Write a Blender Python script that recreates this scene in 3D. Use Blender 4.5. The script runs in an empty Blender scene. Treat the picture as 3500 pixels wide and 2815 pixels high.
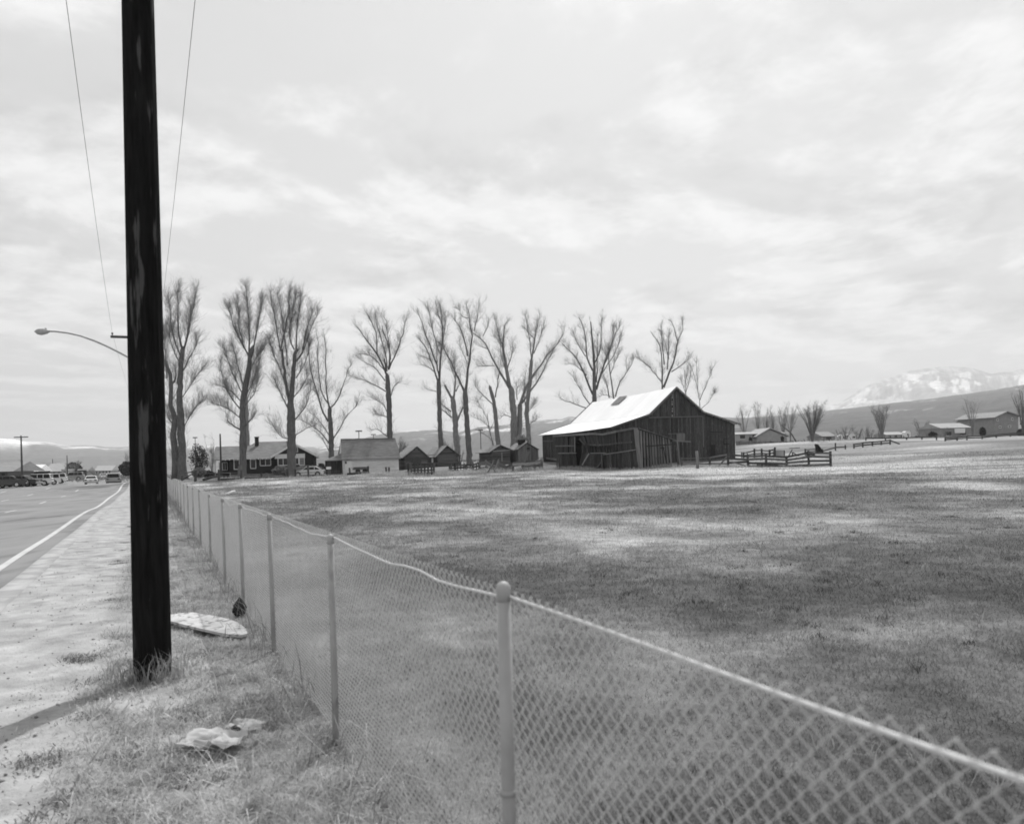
import bpy, math, random
import numpy as np
from mathutils import Vector, Matrix
random.seed(7); RNG = np.random.default_rng(11)
scene = bpy.context.scene
COL = scene.collection
# ------------------------------------------------------------------ camera
F = 2760.0; PX, PY = 1750.0, 1571.5          # photograph pixels (3500 wide)
EYE = 1.6; ROLL = math.radians(1.6)
cam = bpy.data.cameras.new('camera'); co = bpy.data.objects.new('camera', cam); COL.objects.link(co)
cam.sensor_width = 36.0; cam.lens = 36.0*F/3500; cam.shift_y = (PY-1407.5)/3500
cam.clip_start = .05; cam.clip_end = 40000
co.location = (0, 0, EYE); co.rotation_euler = (math.pi/2, ROLL, 0)
cam.dof.use_dof = True; cam.dof.focus_distance = 90; cam.dof.aperture_fstop = 3.5
scene.camera = co
scene.cycles.pixel_filter_type = 'BLACKMAN_HARRIS'; scene.cycles.filter_width = 1.75
# ------------------------------------------------------------------ sky, sun, exposure
SUN_EL, SUN_AZ = math.radians(52), math.radians(13)   # azimuth to the right of +Y
w = bpy.data.worlds.new('World'); scene.world = w; w.use_nodes = True
nt = w.node_tree; N = nt.nodes; Lk = nt.links; N.clear()
def nd(t, **k):
    n = N.new(t)
    for a, b in k.items(): setattr(n, a, b)
    return n
def mth(op, a, b=None, clamp=False):
    n = N.new('ShaderNodeMath'); n.operation = op; n.use_clamp = clamp
    for i, q in enumerate((a, b)):
        if q is None: continue
        if isinstance(q, (int, float)): n.inputs[i].default_value = q
        else: Lk.new(q, n.inputs[i])
    return n.outputs[0]
out = nd('ShaderNodeOutputWorld'); bg = nd('ShaderNodeBackground'); bg.inputs[1].default_value = .1
sky = nd('ShaderNodeTexSky', sky_type='NISHITA', sun_disc=False)
sky.sun_elevation = SUN_EL; sky.sun_rotation = SUN_AZ; sky.dust_density = 2.0
bw = nd('ShaderNodeRGBToBW'); Lk.new(sky.outputs[0], bw.inputs[0])
tc = nd('ShaderNodeTexCoord'); sp = nd('ShaderNodeSeparateXYZ'); Lk.new(tc.outputs['Generated'], sp.inputs[0])
zz = mth('ADD', mth('MAXIMUM', sp.outputs[2], 0.0), .12)
cb = nd('ShaderNodeCombineXYZ')
Lk.new(mth('DIVIDE', sp.outputs[0], zz), cb.inputs[0]); Lk.new(mth('DIVIDE', sp.outputs[1], zz), cb.inputs[1])
def noise(scale, detail, rough, off, dist=0.0, vec=None):
    m = nd('ShaderNodeMapping'); m.inputs['Location'].default_value = off
    m.inputs['Rotation'].default_value = (0, 0, math.radians(-38)); m.inputs['Scale'].default_value = (1.15, .95, 1)
    Lk.new(vec or cb.outputs[0], m.inputs[0])
    n = nd('ShaderNodeTexNoise'); n.inputs['Scale'].default_value = scale; n.inputs['Detail'].default_value = detail
    n.inputs['Roughness'].default_value = rough; n.inputs['Distortion'].default_value = dist
    Lk.new(m.outputs[0], n.inputs[0]); return n.outputs[0]
def ramp(v, a, b):
    n = nd('ShaderNodeMapRange', interpolation_type='SMOOTHSTEP'); n.inputs[1].default_value = a; n.inputs[2].default_value = b
    Lk.new(v, n.inputs[0]); return n.outputs[0]
SX, SY = math.sin(SUN_AZ), math.cos(SUN_AZ)
def pile(scale, off, d, det=11, ro=.58):          # cloud density and the same a little towards the sun: lit rims, grey undersides
    a = noise(scale, det, ro, off, .25); b = noise(scale, det, ro, (off[0]+d*SX, off[1]+d*SY, 0), .25)
    return a, mth('SUBTRACT', a, b)
dA, rA = pile(1.0, (3.4, 1.1, 0), .16); dB, rB = pile(2.6, (7.3, 2.2, 0), .06)
den = mth('ADD', mth('MULTIPLY', dA, .68), mth('MULTIPLY', dB, .32))
c1 = ramp(den, .425, .535)
lum = mth('ADD', mth('MULTIPLY', ramp(rA, -.10, .08), 2.1), mth('MULTIPLY', ramp(rB, -.10, .09), .75))
cloud = mth('ADD', lum, 4.85)
clear = mth('ADD', mth('MULTIPLY', bw.outputs[0], .25), 4.35)      # thin high veil over the sky
mx = nd('ShaderNodeMix', data_type='FLOAT'); Lk.new(c1, mx.inputs[0]); Lk.new(clear, mx.inputs[2]); Lk.new(cloud, mx.inputs[3])
Lk.new(mx.outputs[0], bg.inputs[0]); Lk.new(bg.outputs[0], out.inputs[0])
sl = bpy.data.lights.new('sun', 'SUN'); so = bpy.data.objects.new('sun', sl); COL.objects.link(so)
sl.energy = 3.4; sl.angle = math.radians(.8); sl.color = (1, 1, 1)
sd = Vector((math.sin(SUN_AZ)*math.cos(SUN_EL), math.cos(SUN_AZ)*math.cos(SUN_EL), math.sin(SUN_EL)))
so.rotation_euler = sd.to_track_quat('Z', 'Y').to_euler(); so.location = (0, 0, 60)
vs = scene.view_settings; vs.view_transform = 'Standard'; vs.look = 'None'; vs.exposure = .3; vs.gamma = 1
# ------------------------------------------------------------------ pixel -> world
CS, SN = math.cos(ROLL), math.sin(ROLL)
def ray(x, y):
    u, v = (x-PX)/F, (PY-y)/F
    return Vector((u*CS+v*SN, 1.0, -u*SN+v*CS))
def P(x, y, Z):
    return Vector((0, 0, EYE)) + ray(x, y)*Z
def zc(ox, oy, s): return lambda x, y: (ox+x/s, oy+y/s)
A = zc(550, 900, 2.167); B = zc(1150, 950, 2.477); C = zc(1800, 1000, 2.477); E = zc(600, 1430, 3.92)
FF = zc(1100, 1430, 3.92); H = zc(1550, 1430, 5.39); I = zc(1830, 1300, 4.312); J = zc(2200, 1300, 3.08)
K = zc(2700, 1200, 2.695); LL = zc(0, 1350, 4.312); M0 = zc(0, 900, 2.04); Q = zc(550, 1600, 2.168); O7 = zc(0, 2200, 2.156)
# ------------------------------------------------------------------ value noise
_T = RNG.random((256, 256))
def vnoise(x, y):
    x = np.asarray(x, float); y = np.asarray(y, float)
    xi = np.floor(x).astype(int); yi = np.floor(y).astype(int); fx = x-xi; fy = y-yi
    fx = fx*fx*(3-2*fx); fy = fy*fy*(3-2*fy)
    g = lambda a, b: _T[a & 255, b & 255]
    return (g(xi, yi)*(1-fx)+g(xi+1, yi)*fx)*(1-fy)+(g(xi, yi+1)*(1-fx)+g(xi+1, yi+1)*fx)*fy
def fbm(x, y, o=5, r=.5):
    s = 0; a = 1; t = 0
    for i in range(o):
        s = s+a*vnoise(x*2**i+17.3*i, y*2**i+9.1*i); t += a; a *= r
    return s/t
# ------------------------------------------------------------------ ground height
KS = .447                                    # the street runs along X = c - KS*Y
_cp = []
for q, Z in (((2180,1617),86), ((1906,1599),95), ((2520,1566),102), ((1855,1578),121), ((2840,1594),74), ((2383,1600),76), ((2330,1586),84),
             ((1018,1633),106), ((827,1634),98), ((614,1638),92), ((1164,1619),108), ((1363,1609),112), ((1528,1590),113), ((1457,1624),98),
             ((1772,1615),97), ((3500,1500),150), ((3041,1519),140), ((3331,1493),170), ((3438,1476),260), ((2606,1511),200), ((2771,1508),160),
             ((3015,1497),180), ((313,1652),130), ((390,1655),116), ((0,1664),100), ((2700,1560),110), ((3300,1545),100)):
    p = P(*q, Z); _cp.append(tuple(p))
for Yf, zf in ((9.4,-.08), (15,-.16), (25,-.2), (45,-.2), (65,-.1)): _cp.append((1.05-.445*Yf, Yf, zf))
for xx in range(-16, 25, 8):
    for yy in range(-8, 33, 8): _cp.append((xx-.3*yy if xx < 0 else xx, yy, 0))
for xx in (-60, -40, 60): _cp += [(xx, 0, 0), (xx, 40, 0), (xx, -40, 0)]
for xx in (0, 12, 24): _cp += [(xx, 48, 0.0), (xx, 64, .05)]
_cp += [(-90, 100, 0), (-120, 200, -.2), (-90, 200, -.2), (-80, 300, 0), (40, 40, .1), (0, 150, 1.2), (-30, 160, .6), (20, 160, 1.5), (0, 250, 1.5)]
_cp = np.array(_cp)
def gz(X, Y):
    X = np.asarray(X, float); Y = np.asarray(Y, float); sh = X.shape
    x = X.ravel(); y = Y.ravel(); R = np.hypot(x, y); k = np.minimum(1, 250/np.maximum(R, 1e-6))
    xs = x*k; ys = y*k
    d = (xs[:, None]-_cp[None, :, 0])**2+(ys[:, None]-_cp[None, :, 1])**2
    wt = 1/(d+40.0)**2
    z = (wt*_cp[None, :, 2]).sum(1)/wt.sum(1)
    p = x/np.maximum(R, 1e-6)
    s = np.interp(p, [-.2, .1, .3, .6], [.0, .003, .012, .017])*(y > 0)
    return (z+np.maximum(0, R-250)*s).reshape(sh)
def g1(x, y): return float(gz(np.array([x]), np.array([y]))[0])
def G(x, y, tmax=400):
    d = ray(x, y); t = np.geomspace(.8, tmax, 700)
    h = EYE+t*d.z-gz(d.x*t, t); i = np.argmax(h <= 0)
    if h[i] > 0: i = len(t)-1
    return Vector((d.x*t[i], t[i], g1(d.x*t[i], t[i])))
def base(x, y, Z):                            # foot of a thing at pixel x, depth Z, set on the ground
    p = P(x, y, Z); return Vector((p.x, p.y, g1(p.x, p.y)))
# ------------------------------------------------------------------ materials
MATS = {}
def mat(name, lo, hi=None, scale=(3, 3, 3), rough=.85, spec=.2, rnd=0.0, bump=0.0, bscale=20, detail=6, metal=0, attr=None, trans=0, contrast=(.3, .7), speck=None):
    """mottled grey material: lo..hi by noise in world position, rnd varies it from object to object"""
    if name in MATS: return MATS[name]
    m = bpy.data.materials.new(name); m.use_nodes = True; t = m.node_tree; n = t.nodes; n.clear(); L = t.links
    o = n.new('ShaderNodeOutputMaterial'); b = n.new('ShaderNodeBsdfPrincipled')
    b.inputs['Roughness'].default_value = rough; b.inputs['Specular IOR Level'].default_value = spec; b.inputs['Metallic'].default_value = metal
    ge = n.new('ShaderNodeNewGeometry'); mp = n.new('ShaderNodeMapping'); mp.inputs['Scale'].default_value = scale
    L.new(ge.outputs['Position'], mp.inputs[0])
    oi = n.new('ShaderNodeObjectInfo')
    def mm(op, a, c):
        q = n.new('ShaderNodeMath'); q.operation = op
        for i, v in enumerate((a, c)):
            if isinstance(v, (int, float)): q.inputs[i].default_value = v
            else: L.new(v, q.inputs[i])
        return q.outputs[0]
    vec = mp.outputs[0]
    if rnd:
        va = n.new('ShaderNodeVectorMath'); va.operation = 'ADD'; cm = n.new('ShaderNodeCombineXYZ')
        L.new(mm('MULTIPLY', oi.outputs['Random'], 57.0), cm.inputs[0]); L.new(mm('MULTIPLY', oi.outputs['Random'], 31.0), cm.inputs[2])
        L.new(vec, va.inputs[0]); L.new(cm.outputs[0], va.inputs[1]); vec = va.outputs[0]
    nz = n.new('ShaderNodeTexNoise'); nz.inputs['Scale'].default_value = 1; nz.inputs['Detail'].default_value = detail; nz.inputs['Roughness'].default_value = .6
    L.new(vec, nz.inputs[0])
    mr = n.new('ShaderNodeMapRange'); mr.inputs[1].default_value = contrast[0]; mr.inputs[2].default_value = contrast[1]
    mr.inputs[3].default_value = lo; mr.inputs[4].default_value = hi if hi is not None else lo
    L.new(nz.outputs[0], mr.inputs[0]); col = mr.outputs[0]
    if speck:
        s2 = n.new('ShaderNodeTexNoise'); s2.inputs['Scale'].default_value = speck[0]; s2.inputs['Detail'].default_value = 5; L.new(vec, s2.inputs[0])
        r2 = n.new('ShaderNodeMapRange'); r2.inputs[1].default_value = speck[1]; r2.inputs[2].default_value = speck[2]; L.new(s2.outputs[0], r2.inputs[0])
        mxx = n.new('ShaderNodeMix'); mxx.data_type = 'FLOAT'; L.new(r2.outputs[0], mxx.inputs[0]); L.new(col, mxx.inputs[2]); mxx.inputs[3].default_value = speck[3]
        col = mxx.outputs[0]
    if rnd: col = mm('MULTIPLY', col, mm('ADD', mm('MULTIPLY', oi.outputs['Random'], 2*rnd), 1-rnd))
    if attr:
        an = n.new('ShaderNodeAttribute'); an.attribute_name = attr; col = mm('MULTIPLY', col, an.outputs['Fac'])
    L.new(col, b.inputs['Base Color'])
    if bump:
        bp = n.new('ShaderNodeBump'); bp.inputs['Strength'].default_value = bump; bp.inputs['Distance'].default_value = .02
        b2 = n.new('ShaderNodeTexNoise'); b2.inputs['Scale'].default_value = bscale; b2.inputs['Detail'].default_value = 8; L.new(vec, b2.inputs[0])
        L.new(b2.outputs[0], bp.inputs['Height']); L.new(bp.outputs[0], b.inputs['Normal'])
    sh = b.outputs[0]
    if trans:
        tr = n.new('ShaderNodeBsdfTranslucent'); L.new(col, tr.inputs[0]); ms = n.new('ShaderNodeMixShader'); ms.inputs[0].default_value = trans
        L.new(sh, ms.inputs[1]); L.new(tr.outputs[0], ms.inputs[2]); sh = ms.outputs[0]
    L.new(sh, o.inputs[0]); MATS[name] = m; return m
mat('shed_board', .035, .075, (9, 9, .7), .9, .1, rnd=.3, bump=.3, bscale=3, speck=(2.5, .62, .74, .14))
V_ = (9, 9, .7); Hz = (.7, .7, 12)
mat('pole_wood', .008, .02, (26, 26, 3.0), .95, .02, bump=.8, bscale=2, speck=(.4, .59, .64, .075))
mat('bare_pole', .05, .1, (20, 20, 1.5), .8, rnd=.2)
mat('galvanised', .30, .46, (5, 5, 3), .55, .35, speck=(2, .55, .7, .24))
mat('wire_steel', .6, .7, (8, 8, 8), .55, .4)
mat('dark_wire', .22)
mat('barn_board', .036, .085, V_, .9, .1, rnd=.33, bump=.3, bscale=3, speck=(2.5, .6, .72, .2))
mat('grey_board', .10, .20, V_, .9, .1, rnd=.35, bump=.3, bscale=3)
mat('pale_board', .22, .36, V_, .9, .1, rnd=.25, bump=.3, bscale=3)
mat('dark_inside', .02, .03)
mat('log', .07, .15, Hz, .9, .1, rnd=.35, bump=.3, bscale=3)
mat('rail', .05, .11, (4, 4, 14), .9, .1, rnd=.4)
mat('pale_rail', .2, .34, (4, 4, 14), .9, .1, rnd=.35)
mat('old_rail', .1, .2, (4, 4, 14), .9, .1, rnd=.35)
mat('tin_roof', .82, .9, (.5, .5, .5), .55, .4, rnd=.03)
mat('shingle_patch', .12, .25, (4, 4, 4), .9)
mat('shingle', .13, .23, (1.2, 1.2, 9), .9, .1, bump=.4, bscale=4, speck=(3, .6, .75, .32))
mat('shake', .16, .30, (1.2, 1.2, 9), .9, .1, bump=.4, bscale=4, speck=(3, .6, .75, .4))
mat('house_wall', .028, .045, (6, 6, 20), .9, .1)
mat('foundation', .15, .22, (3, 3, 3), .9)
mat('white_paint', .66, .78, (2, 2, 6), .6, .3, rnd=.05)
mat('old_white', .62, .82, (1.2, 1.2, 9), .85, .15, rnd=.14, speck=(1.4, .62, .74, .4))
mat('glass', .012, .02, rough=.12, spec=.5)
mat('bark', .09, .17, (7, 7, 1.6), .95, .05, bump=.6, bscale=5)
mat('bark_pale', .15, .26, (7, 7, 1.6), .95, .05, bump=.6, bscale=5)
mat('twig', .21, .29, (2, 2, 2), .95, .05)
mat('twig_pale', .25, .34, (2, 2, 2), .95, .05)
mat('leaf_dark', .03, .06, (4, 4, 4), .8, .2, trans=.15)
mat('bush', .14, .24, (4, 4, 4), .9, .1, trans=.2)
mat('car_white', .72, .76, rough=.3, spec=.5); mat('car_grey', .3, .33, rough=.3, spec=.5); mat('car_dark', .05, .06, rough=.3, spec=.5)
mat('tyre', .02, .03, rough=.9); mat('chrome', .5, .55, rough=.3, metal=.7); mat('tail_lamp', .06, .06, rough=.3)
mat('plaster', .32, .4, (1, 1, 1)); mat('pale_roof', .3, .4, (1, 1, 6)); mat('mid_wall', .22, .28, (1, 1, 1)); mat('grey_roof', .2, .28, (1, 1, 6))
mat('asphalt', .16, .24, (.5, .12, 1), .75, .3, bump=.25, bscale=60, speck=(2.2, .52, .62, .145)); mat('road_paint', .42, .55, (2, 2, 2), .7)
mat('concrete', .33, .43, (1.6, 1.6, 1.6), .9, .1, bump=.4, bscale=12, speck=(1.1, .46, .56, .29))
mat('ground', .66, 1.34, (2.6, 2.6, 2.6), .97, .05, bump=.8, bscale=14, attr='tone', detail=10)
mat('grass', .75, 1.25, (5, 5, 5), .9, .1, attr='tone', trans=.3)
mat('paper', .4, .55, (7, 7, 7), rough=.9, trans=.15); mat('board_white', .4, .55, (4, 4, 4), .9, speck=(3, .55, .62, .22))
# ------------------------------------------------------------------ mesh helpers
ORG = {}
class MB:
    def __init__(s): s.v = []; s.f = []
    def add(s, vs_, fs):
        o = len(s.v); s.v += [Vector(q) for q in vs_]; s.f += [tuple(i+o for i in q) for q in fs]; return s
    def quad(s, a, b, c, d): return s.add((a, b, c, d), ((0, 1, 2, 3),))
    def prism(s, poly, off):                  # polygon swept by a vector
        n = len(poly); off = Vector(off); a = [Vector(q) for q in poly]
        s.add(a+[q+off for q in a], [tuple(range(n))[::-1], tuple(range(n, 2*n))]+[(i, (i+1) % n, n+(i+1) % n, n+i) for i in range(n)]); return s
    def box(s, c, sx, sy, sz):
        c = Vector(c); x, y, z = sx/2, sy/2, sz/2
        return s.add([c+Vector((i*x, j*y, k*z)) for k in (-1, 1) for i, j in ((-1, -1), (1, -1), (1, 1), (-1, 1))],
                     [(3, 2, 1, 0), (4, 5, 6, 7), (0, 1, 5, 4), (1, 2, 6, 5), (2, 3, 7, 6), (3, 0, 4, 7)])
    def tube(s, pts, rad, n=6, caps=True):
        pts = [Vector(q) for q in pts]; o = len(s.v); m = len(pts)
        rad = rad if hasattr(rad, '__len__') else [rad]*m
        for i, q in enumerate(pts):
            d = (pts[min(i+1, m-1)]-pts[max(i-1, 0)]).normalized()
            ref = Vector((0, 1, 0)) if abs(d.y) < .9 else Vector((1, 0, 0))
            a = d.cross(ref).normalized(); b = a.cross(d)
            for k in range(n):
                t = 2*math.pi*k/n; s.v.append(q+(a*math.cos(t)+b*math.sin(t))*rad[i])
        for i in range(m-1):
            for k in range(n):
                k2 = (k+1) % n; s.f.append((o+i*n+k, o+i*n+k2, o+(i+1)*n+k2, o+(i+1)*n+k))
        if caps: s.f += [tuple(o+k for k in range(n))[::-1], tuple(o+(m-1)*n+k for k in range(n))]
        return s
def org(p): return ORG.get(p.name, Vector((0, 0, 0))) if p else None
def obj(name, mb, m, parent=None, smooth=False):
    if parent is None:
        a = np.array([tuple(q) for q in mb.v]); o = Vector(((a[:, 0].min()+a[:, 0].max())/2, (a[:, 1].min()+a[:, 1].max())/2, a[:, 2].min()))
    else: o = org(parent)
    me = bpy.data.meshes.new(name); me.from_pydata([tuple(q-o) for q in mb.v], [], mb.f); me.update()
    me.materials.append(MATS[m])
    if smooth: me.polygons.foreach_set('use_smooth', [True]*len(me.polygons))
    ob = bpy.data.objects.new(name, me); COL.objects.link(ob)
    if parent is None: ob.location = o; ORG[ob.name] = o
    else: ob.parent = parent; ORG[ob.name] = o
    return ob
def npobj(name, v, f, m, parent=None, attrs=None, smooth=False):     # numpy verts, faces (n,3) or (n,4)
    o = np.array(tuple(org(parent)) if parent else (0, 0, 0), float)
    me = bpy.data.meshes.new(name); me.vertices.add(len(v)); me.vertices.foreach_set('co', (np.asarray(v)-o).astype(np.float32).ravel())
    k = f.shape[1]; me.loops.add(f.size); me.loops.foreach_set('vertex_index', f.astype(np.int32).ravel())
    me.polygons.add(len(f)); me.polygons.foreach_set('loop_start', np.arange(0, f.size, k, dtype=np.int32))
    try: me.polygons.foreach_set('loop_total', np.full(len(f), k, dtype=np.int32))
    except Exception: pass
    if smooth: me.polygons.foreach_set('use_smooth', np.ones(len(f), bool))
    for a, vals in (attrs or {}).items():
        at = me.attributes.new(a, 'FLOAT', 'POINT'); at.data.foreach_set('value', np.asarray(vals, np.float32))
    me.update(); me.validate(); me.materials.append(MATS[m])
    ob = bpy.data.objects.new(name, me); COL.objects.link(ob)
    if parent: ob.parent = parent
    ORG[ob.name] = Vector(o); return ob
def tag(o, label, cat, group=None, kind=None):
    o['label'] = label; o['category'] = cat
    if group: o['group'] = group
    if kind: o['kind'] = kind
    return o
def thing(name, label, cat, loc, group=None, local=False, rz=0):
    o = bpy.data.objects.new(name, None); COL.objects.link(o); o.location = loc; o.empty_display_size = .2
    o.rotation_euler = (0, 0, rz); ORG[o.name] = Vector((0, 0, 0)) if local else Vector(loc); return tag(o, label, cat, group)
def struct(o): o['kind'] = 'structure'; return o
_unit = {}
def unit(m, var):
    k = (m, var)
    if k not in _unit:
        r = random.Random(var*13+5); b = MB().box((0, 0, 0), 1, 1, 1)
        j = [Vector((r.uniform(-.07, .07), r.uniform(-.07, .07), 0)) for _ in b.v] if var else [Vector()]*8
        me = bpy.data.meshes.new('piece_'+m); me.from_pydata([tuple(q+e) for q, e in zip(b.v, j)], [], b.f); me.materials.append(MATS[m]); _unit[k] = me
    return _unit[k]
def beam(name, p0, p1, wd, th, m, parent=None, side=(0, 1, 0), var=None):
    """a straight plank from p0 to p1; th is measured along 'side' as nearly as possible, wd across it"""
    p0 = Vector(p0); p1 = Vector(p1); d = p1-p0; L = d.length; d.normalize(); s = Vector(side); s = s-d*s.dot(d)
    if s.length < 1e-4: s = d.orthogonal()
    s.normalize(); x = s.cross(d)
    Mx = Matrix(((x.x*wd, s.x*th, d.x*L, 0), (x.y*wd, s.y*th, d.y*L, 0), (x.z*wd, s.z*th, d.z*L, 0), (0, 0, 0, 1)))
    Mx.translation = (p0+p1)/2-(org(parent) if parent else Vector((0, 0, 0)))
    ob = bpy.data.objects.new(name, unit(m, random.randint(1, 6) if var is None else var)); COL.objects.link(ob)
    if parent: ob.parent = parent
    ob.matrix_basis = Mx; ORG[ob.name] = org(parent) if parent else Vector((0, 0, 0)); return ob
class Frame:
    def __init__(s, O, a): s.O = Vector(O); s.g = Vector((math.cos(a), math.sin(a), 0)); s.d = Vector((-math.sin(a), math.cos(a), 0))
    def pt(s, u, w_, z): p = s.O+s.g*u+s.d*w_; p.z = z; return p
    def hw(s, q, w_=0):                       # pixel -> (u, z) on the plane w = const
        r = ray(*q); n = s.d; t = (s.O+n*w_-Vector((0, 0, EYE))).dot(n)/r.dot(n); p = Vector((0, 0, EYE))+r*t
        return (p-s.O).dot(s.g), p.z
    def hu(s, q, u=0):                        # pixel -> (w, z) on the plane u = const
        r = ray(*q); n = s.g; t = (s.O+n*u-Vector((0, 0, EYE))).dot(n)/r.dot(n); p = Vector((0, 0, EYE))+r*t
        return (p-s.O).dot(s.d), p.z
# ------------------------------------------------------------------ ground sheet
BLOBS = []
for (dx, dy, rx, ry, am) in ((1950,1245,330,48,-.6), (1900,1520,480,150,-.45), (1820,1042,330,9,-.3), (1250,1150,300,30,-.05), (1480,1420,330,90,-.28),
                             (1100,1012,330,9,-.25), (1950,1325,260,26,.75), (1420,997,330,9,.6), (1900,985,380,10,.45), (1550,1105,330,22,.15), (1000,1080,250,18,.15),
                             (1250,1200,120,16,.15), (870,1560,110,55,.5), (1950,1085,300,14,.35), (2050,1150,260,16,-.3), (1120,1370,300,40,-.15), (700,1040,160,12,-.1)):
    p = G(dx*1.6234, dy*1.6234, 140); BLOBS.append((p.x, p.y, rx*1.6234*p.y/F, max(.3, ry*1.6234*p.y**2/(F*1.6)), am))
def sst(x, a, b): t = np.clip((x-a)/(b-a), 0, 1); return t*t*(3-2*t)
def tone(X, Y):
    c = X+KS*Y; R = np.hypot(X, Y)
    n1 = fbm(X*.22+3, Y*.17+8, 6, .6); n2 = fbm(X*.9, Y*.6, 4, .6); n3 = fbm(X*3.1+5, Y*2.6, 3, .6)
    e = (n1-.5)*2.7+(n2-.5)*1.7
    wob = (n2-.5)*.8
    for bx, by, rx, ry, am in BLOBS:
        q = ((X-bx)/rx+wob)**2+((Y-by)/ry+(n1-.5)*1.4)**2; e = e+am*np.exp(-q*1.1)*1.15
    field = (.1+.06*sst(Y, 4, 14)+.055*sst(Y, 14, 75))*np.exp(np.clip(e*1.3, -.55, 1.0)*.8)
    field = field*(.8+.4*n3)
    verge = .225+.14*sst(n2*.5+n3*.5, .3, .7)
    dirt = .3+.07*n2+.03*n3
    far = .17+.12*(n1-.3)
    k = sst(c+(n2-.5)*1.5+(n3-.5)*.5-.05*Y*0, -.85, -.25)
    t = dirt*(1-k)+verge*k
    k = sst(c, .95, 1.25); t = t*(1-k)+field*k
    k = 1-sst(c, -19, -18); t = t*(1-k)+(.2+.14*n2)*k
    k = sst(R, 150, 400); return t*(1-k)+far*k
def micro(X, Y):
    c = X+KS*Y; k = np.exp(-np.hypot(X, Y)/45)
    b = (fbm(X*1.3, Y*1.3, 4)-.5)*.10+(fbm(X*6, Y*6, 3)-.5)*.05
    v = np.where((c > -.9) & (c < 1.3), 1.0, np.where(c > 1.3, .6, .38))
    return b*k*v
cs = np.concatenate([-np.geomspace(22, 12000, 40)[::-1], [-20, -19, -18.05], np.arange(-17, -2.9, 2.0), [-2.3, -2.06, -2.0], np.arange(-1.9, 3.0, .11),
                     np.arange(3, 14, .3), np.arange(14, 40, .8), np.geomspace(41, 12000, 60)])
ys = np.concatenate([-np.geomspace(4, 3000, 18)[::-1], np.arange(-3, 1, .5), np.arange(1, 9, .1), np.geomspace(9, 12000, 300)])
CC, YY = np.meshgrid(cs, ys); XX = CC-KS*YY
def gfull(X, Y):
    return np.concatenate([gz(X[i:i+40], Y[i:i+40]) for i in range(0, X.shape[0], 40)])
ZZ = gfull(XX, YY)+micro(XX, YY)
ZZ = ZZ-np.where((CC < -2.03) & (CC > -18.2), .3, 0)
nr, nc = XX.shape; ii = np.arange(nr*nc).reshape(nr, nc)
fc = np.stack([ii[:-1, :-1], ii[:-1, 1:], ii[1:, 1:], ii[1:, :-1]], -1).reshape(-1, 4)
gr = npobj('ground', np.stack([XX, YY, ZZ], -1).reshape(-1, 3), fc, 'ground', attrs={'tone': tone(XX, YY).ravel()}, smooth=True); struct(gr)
def strip(name, c0, c1, dz, m, ya=-30, yb=420, step=None, depth=0, mats=None):
    yv = np.concatenate([np.arange(ya, 30, 1.0), np.geomspace(30, yb, 90)]) if step is None else step
    n = max(2, int(abs(c1-c0)/1.5)+1); cv = np.linspace(c0, c1, n); c_, y_ = np.meshgrid(cv, yv); x_ = c_-KS*y_
    xm = (c0+c1)/2-KS*yv; z_ = gz(x_, y_)+dz
    i_ = np.arange(c_.size).reshape(c_.shape); f_ = np.stack([i_[:-1, :-1], i_[:-1, 1:], i_[1:, 1:], i_[1:, :-1]], -1).reshape(-1, 4)
    return npobj(name, np.stack([x_, y_, z_], -1).reshape(-1, 3), f_, m)
struct(strip('road', -18.1, -2.2, -.13, 'asphalt'))
struct(strip('road_edge_line', -3.0, -2.84, -.126, 'road_paint'))
struct(strip('road_edge_line', -17.6, -17.45, -.126, 'road_paint'))
for cl in (-6.75, -10.0, -13.4):
    for k in range(18):
        y0 = 14+k*11.5+(5 if cl == -10 else 0); struct(strip('lane_dash', cl-.06, cl+.06, -.126, 'road_paint', step=np.array([y0, y0+1.5, y0+3])))
# kerb: face, top slab with a ragged dirt edge over it
def kerb(c0, c1):
    yv = np.concatenate([np.arange(-20, 30, 1.0), np.geomspace(30, 400, 80)]); vs_ = []; n = len(yv)
    for cc, dz in ((c0, -.35), (c0+.015, .0), (c0+.05, .016), (c1, .014), (c1, -.35)):
        x_ = cc-KS*yv; vs_.append(np.stack([x_, yv, gz(x_, yv)+dz], -1))
    v = np.stack(vs_, 1).reshape(-1, 3); i_ = np.arange(n*5).reshape(n, 5)
    f_ = np.stack([i_[:-1, :-1], i_[:-1, 1:], i_[1:, 1:], i_[1:, :-1]], -1).reshape(-1, 4); return npobj('kerb', v, f_, 'concrete')
struct(kerb(-2.25, -1.86)); struct(kerb(-18.15, -18.6))
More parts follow.
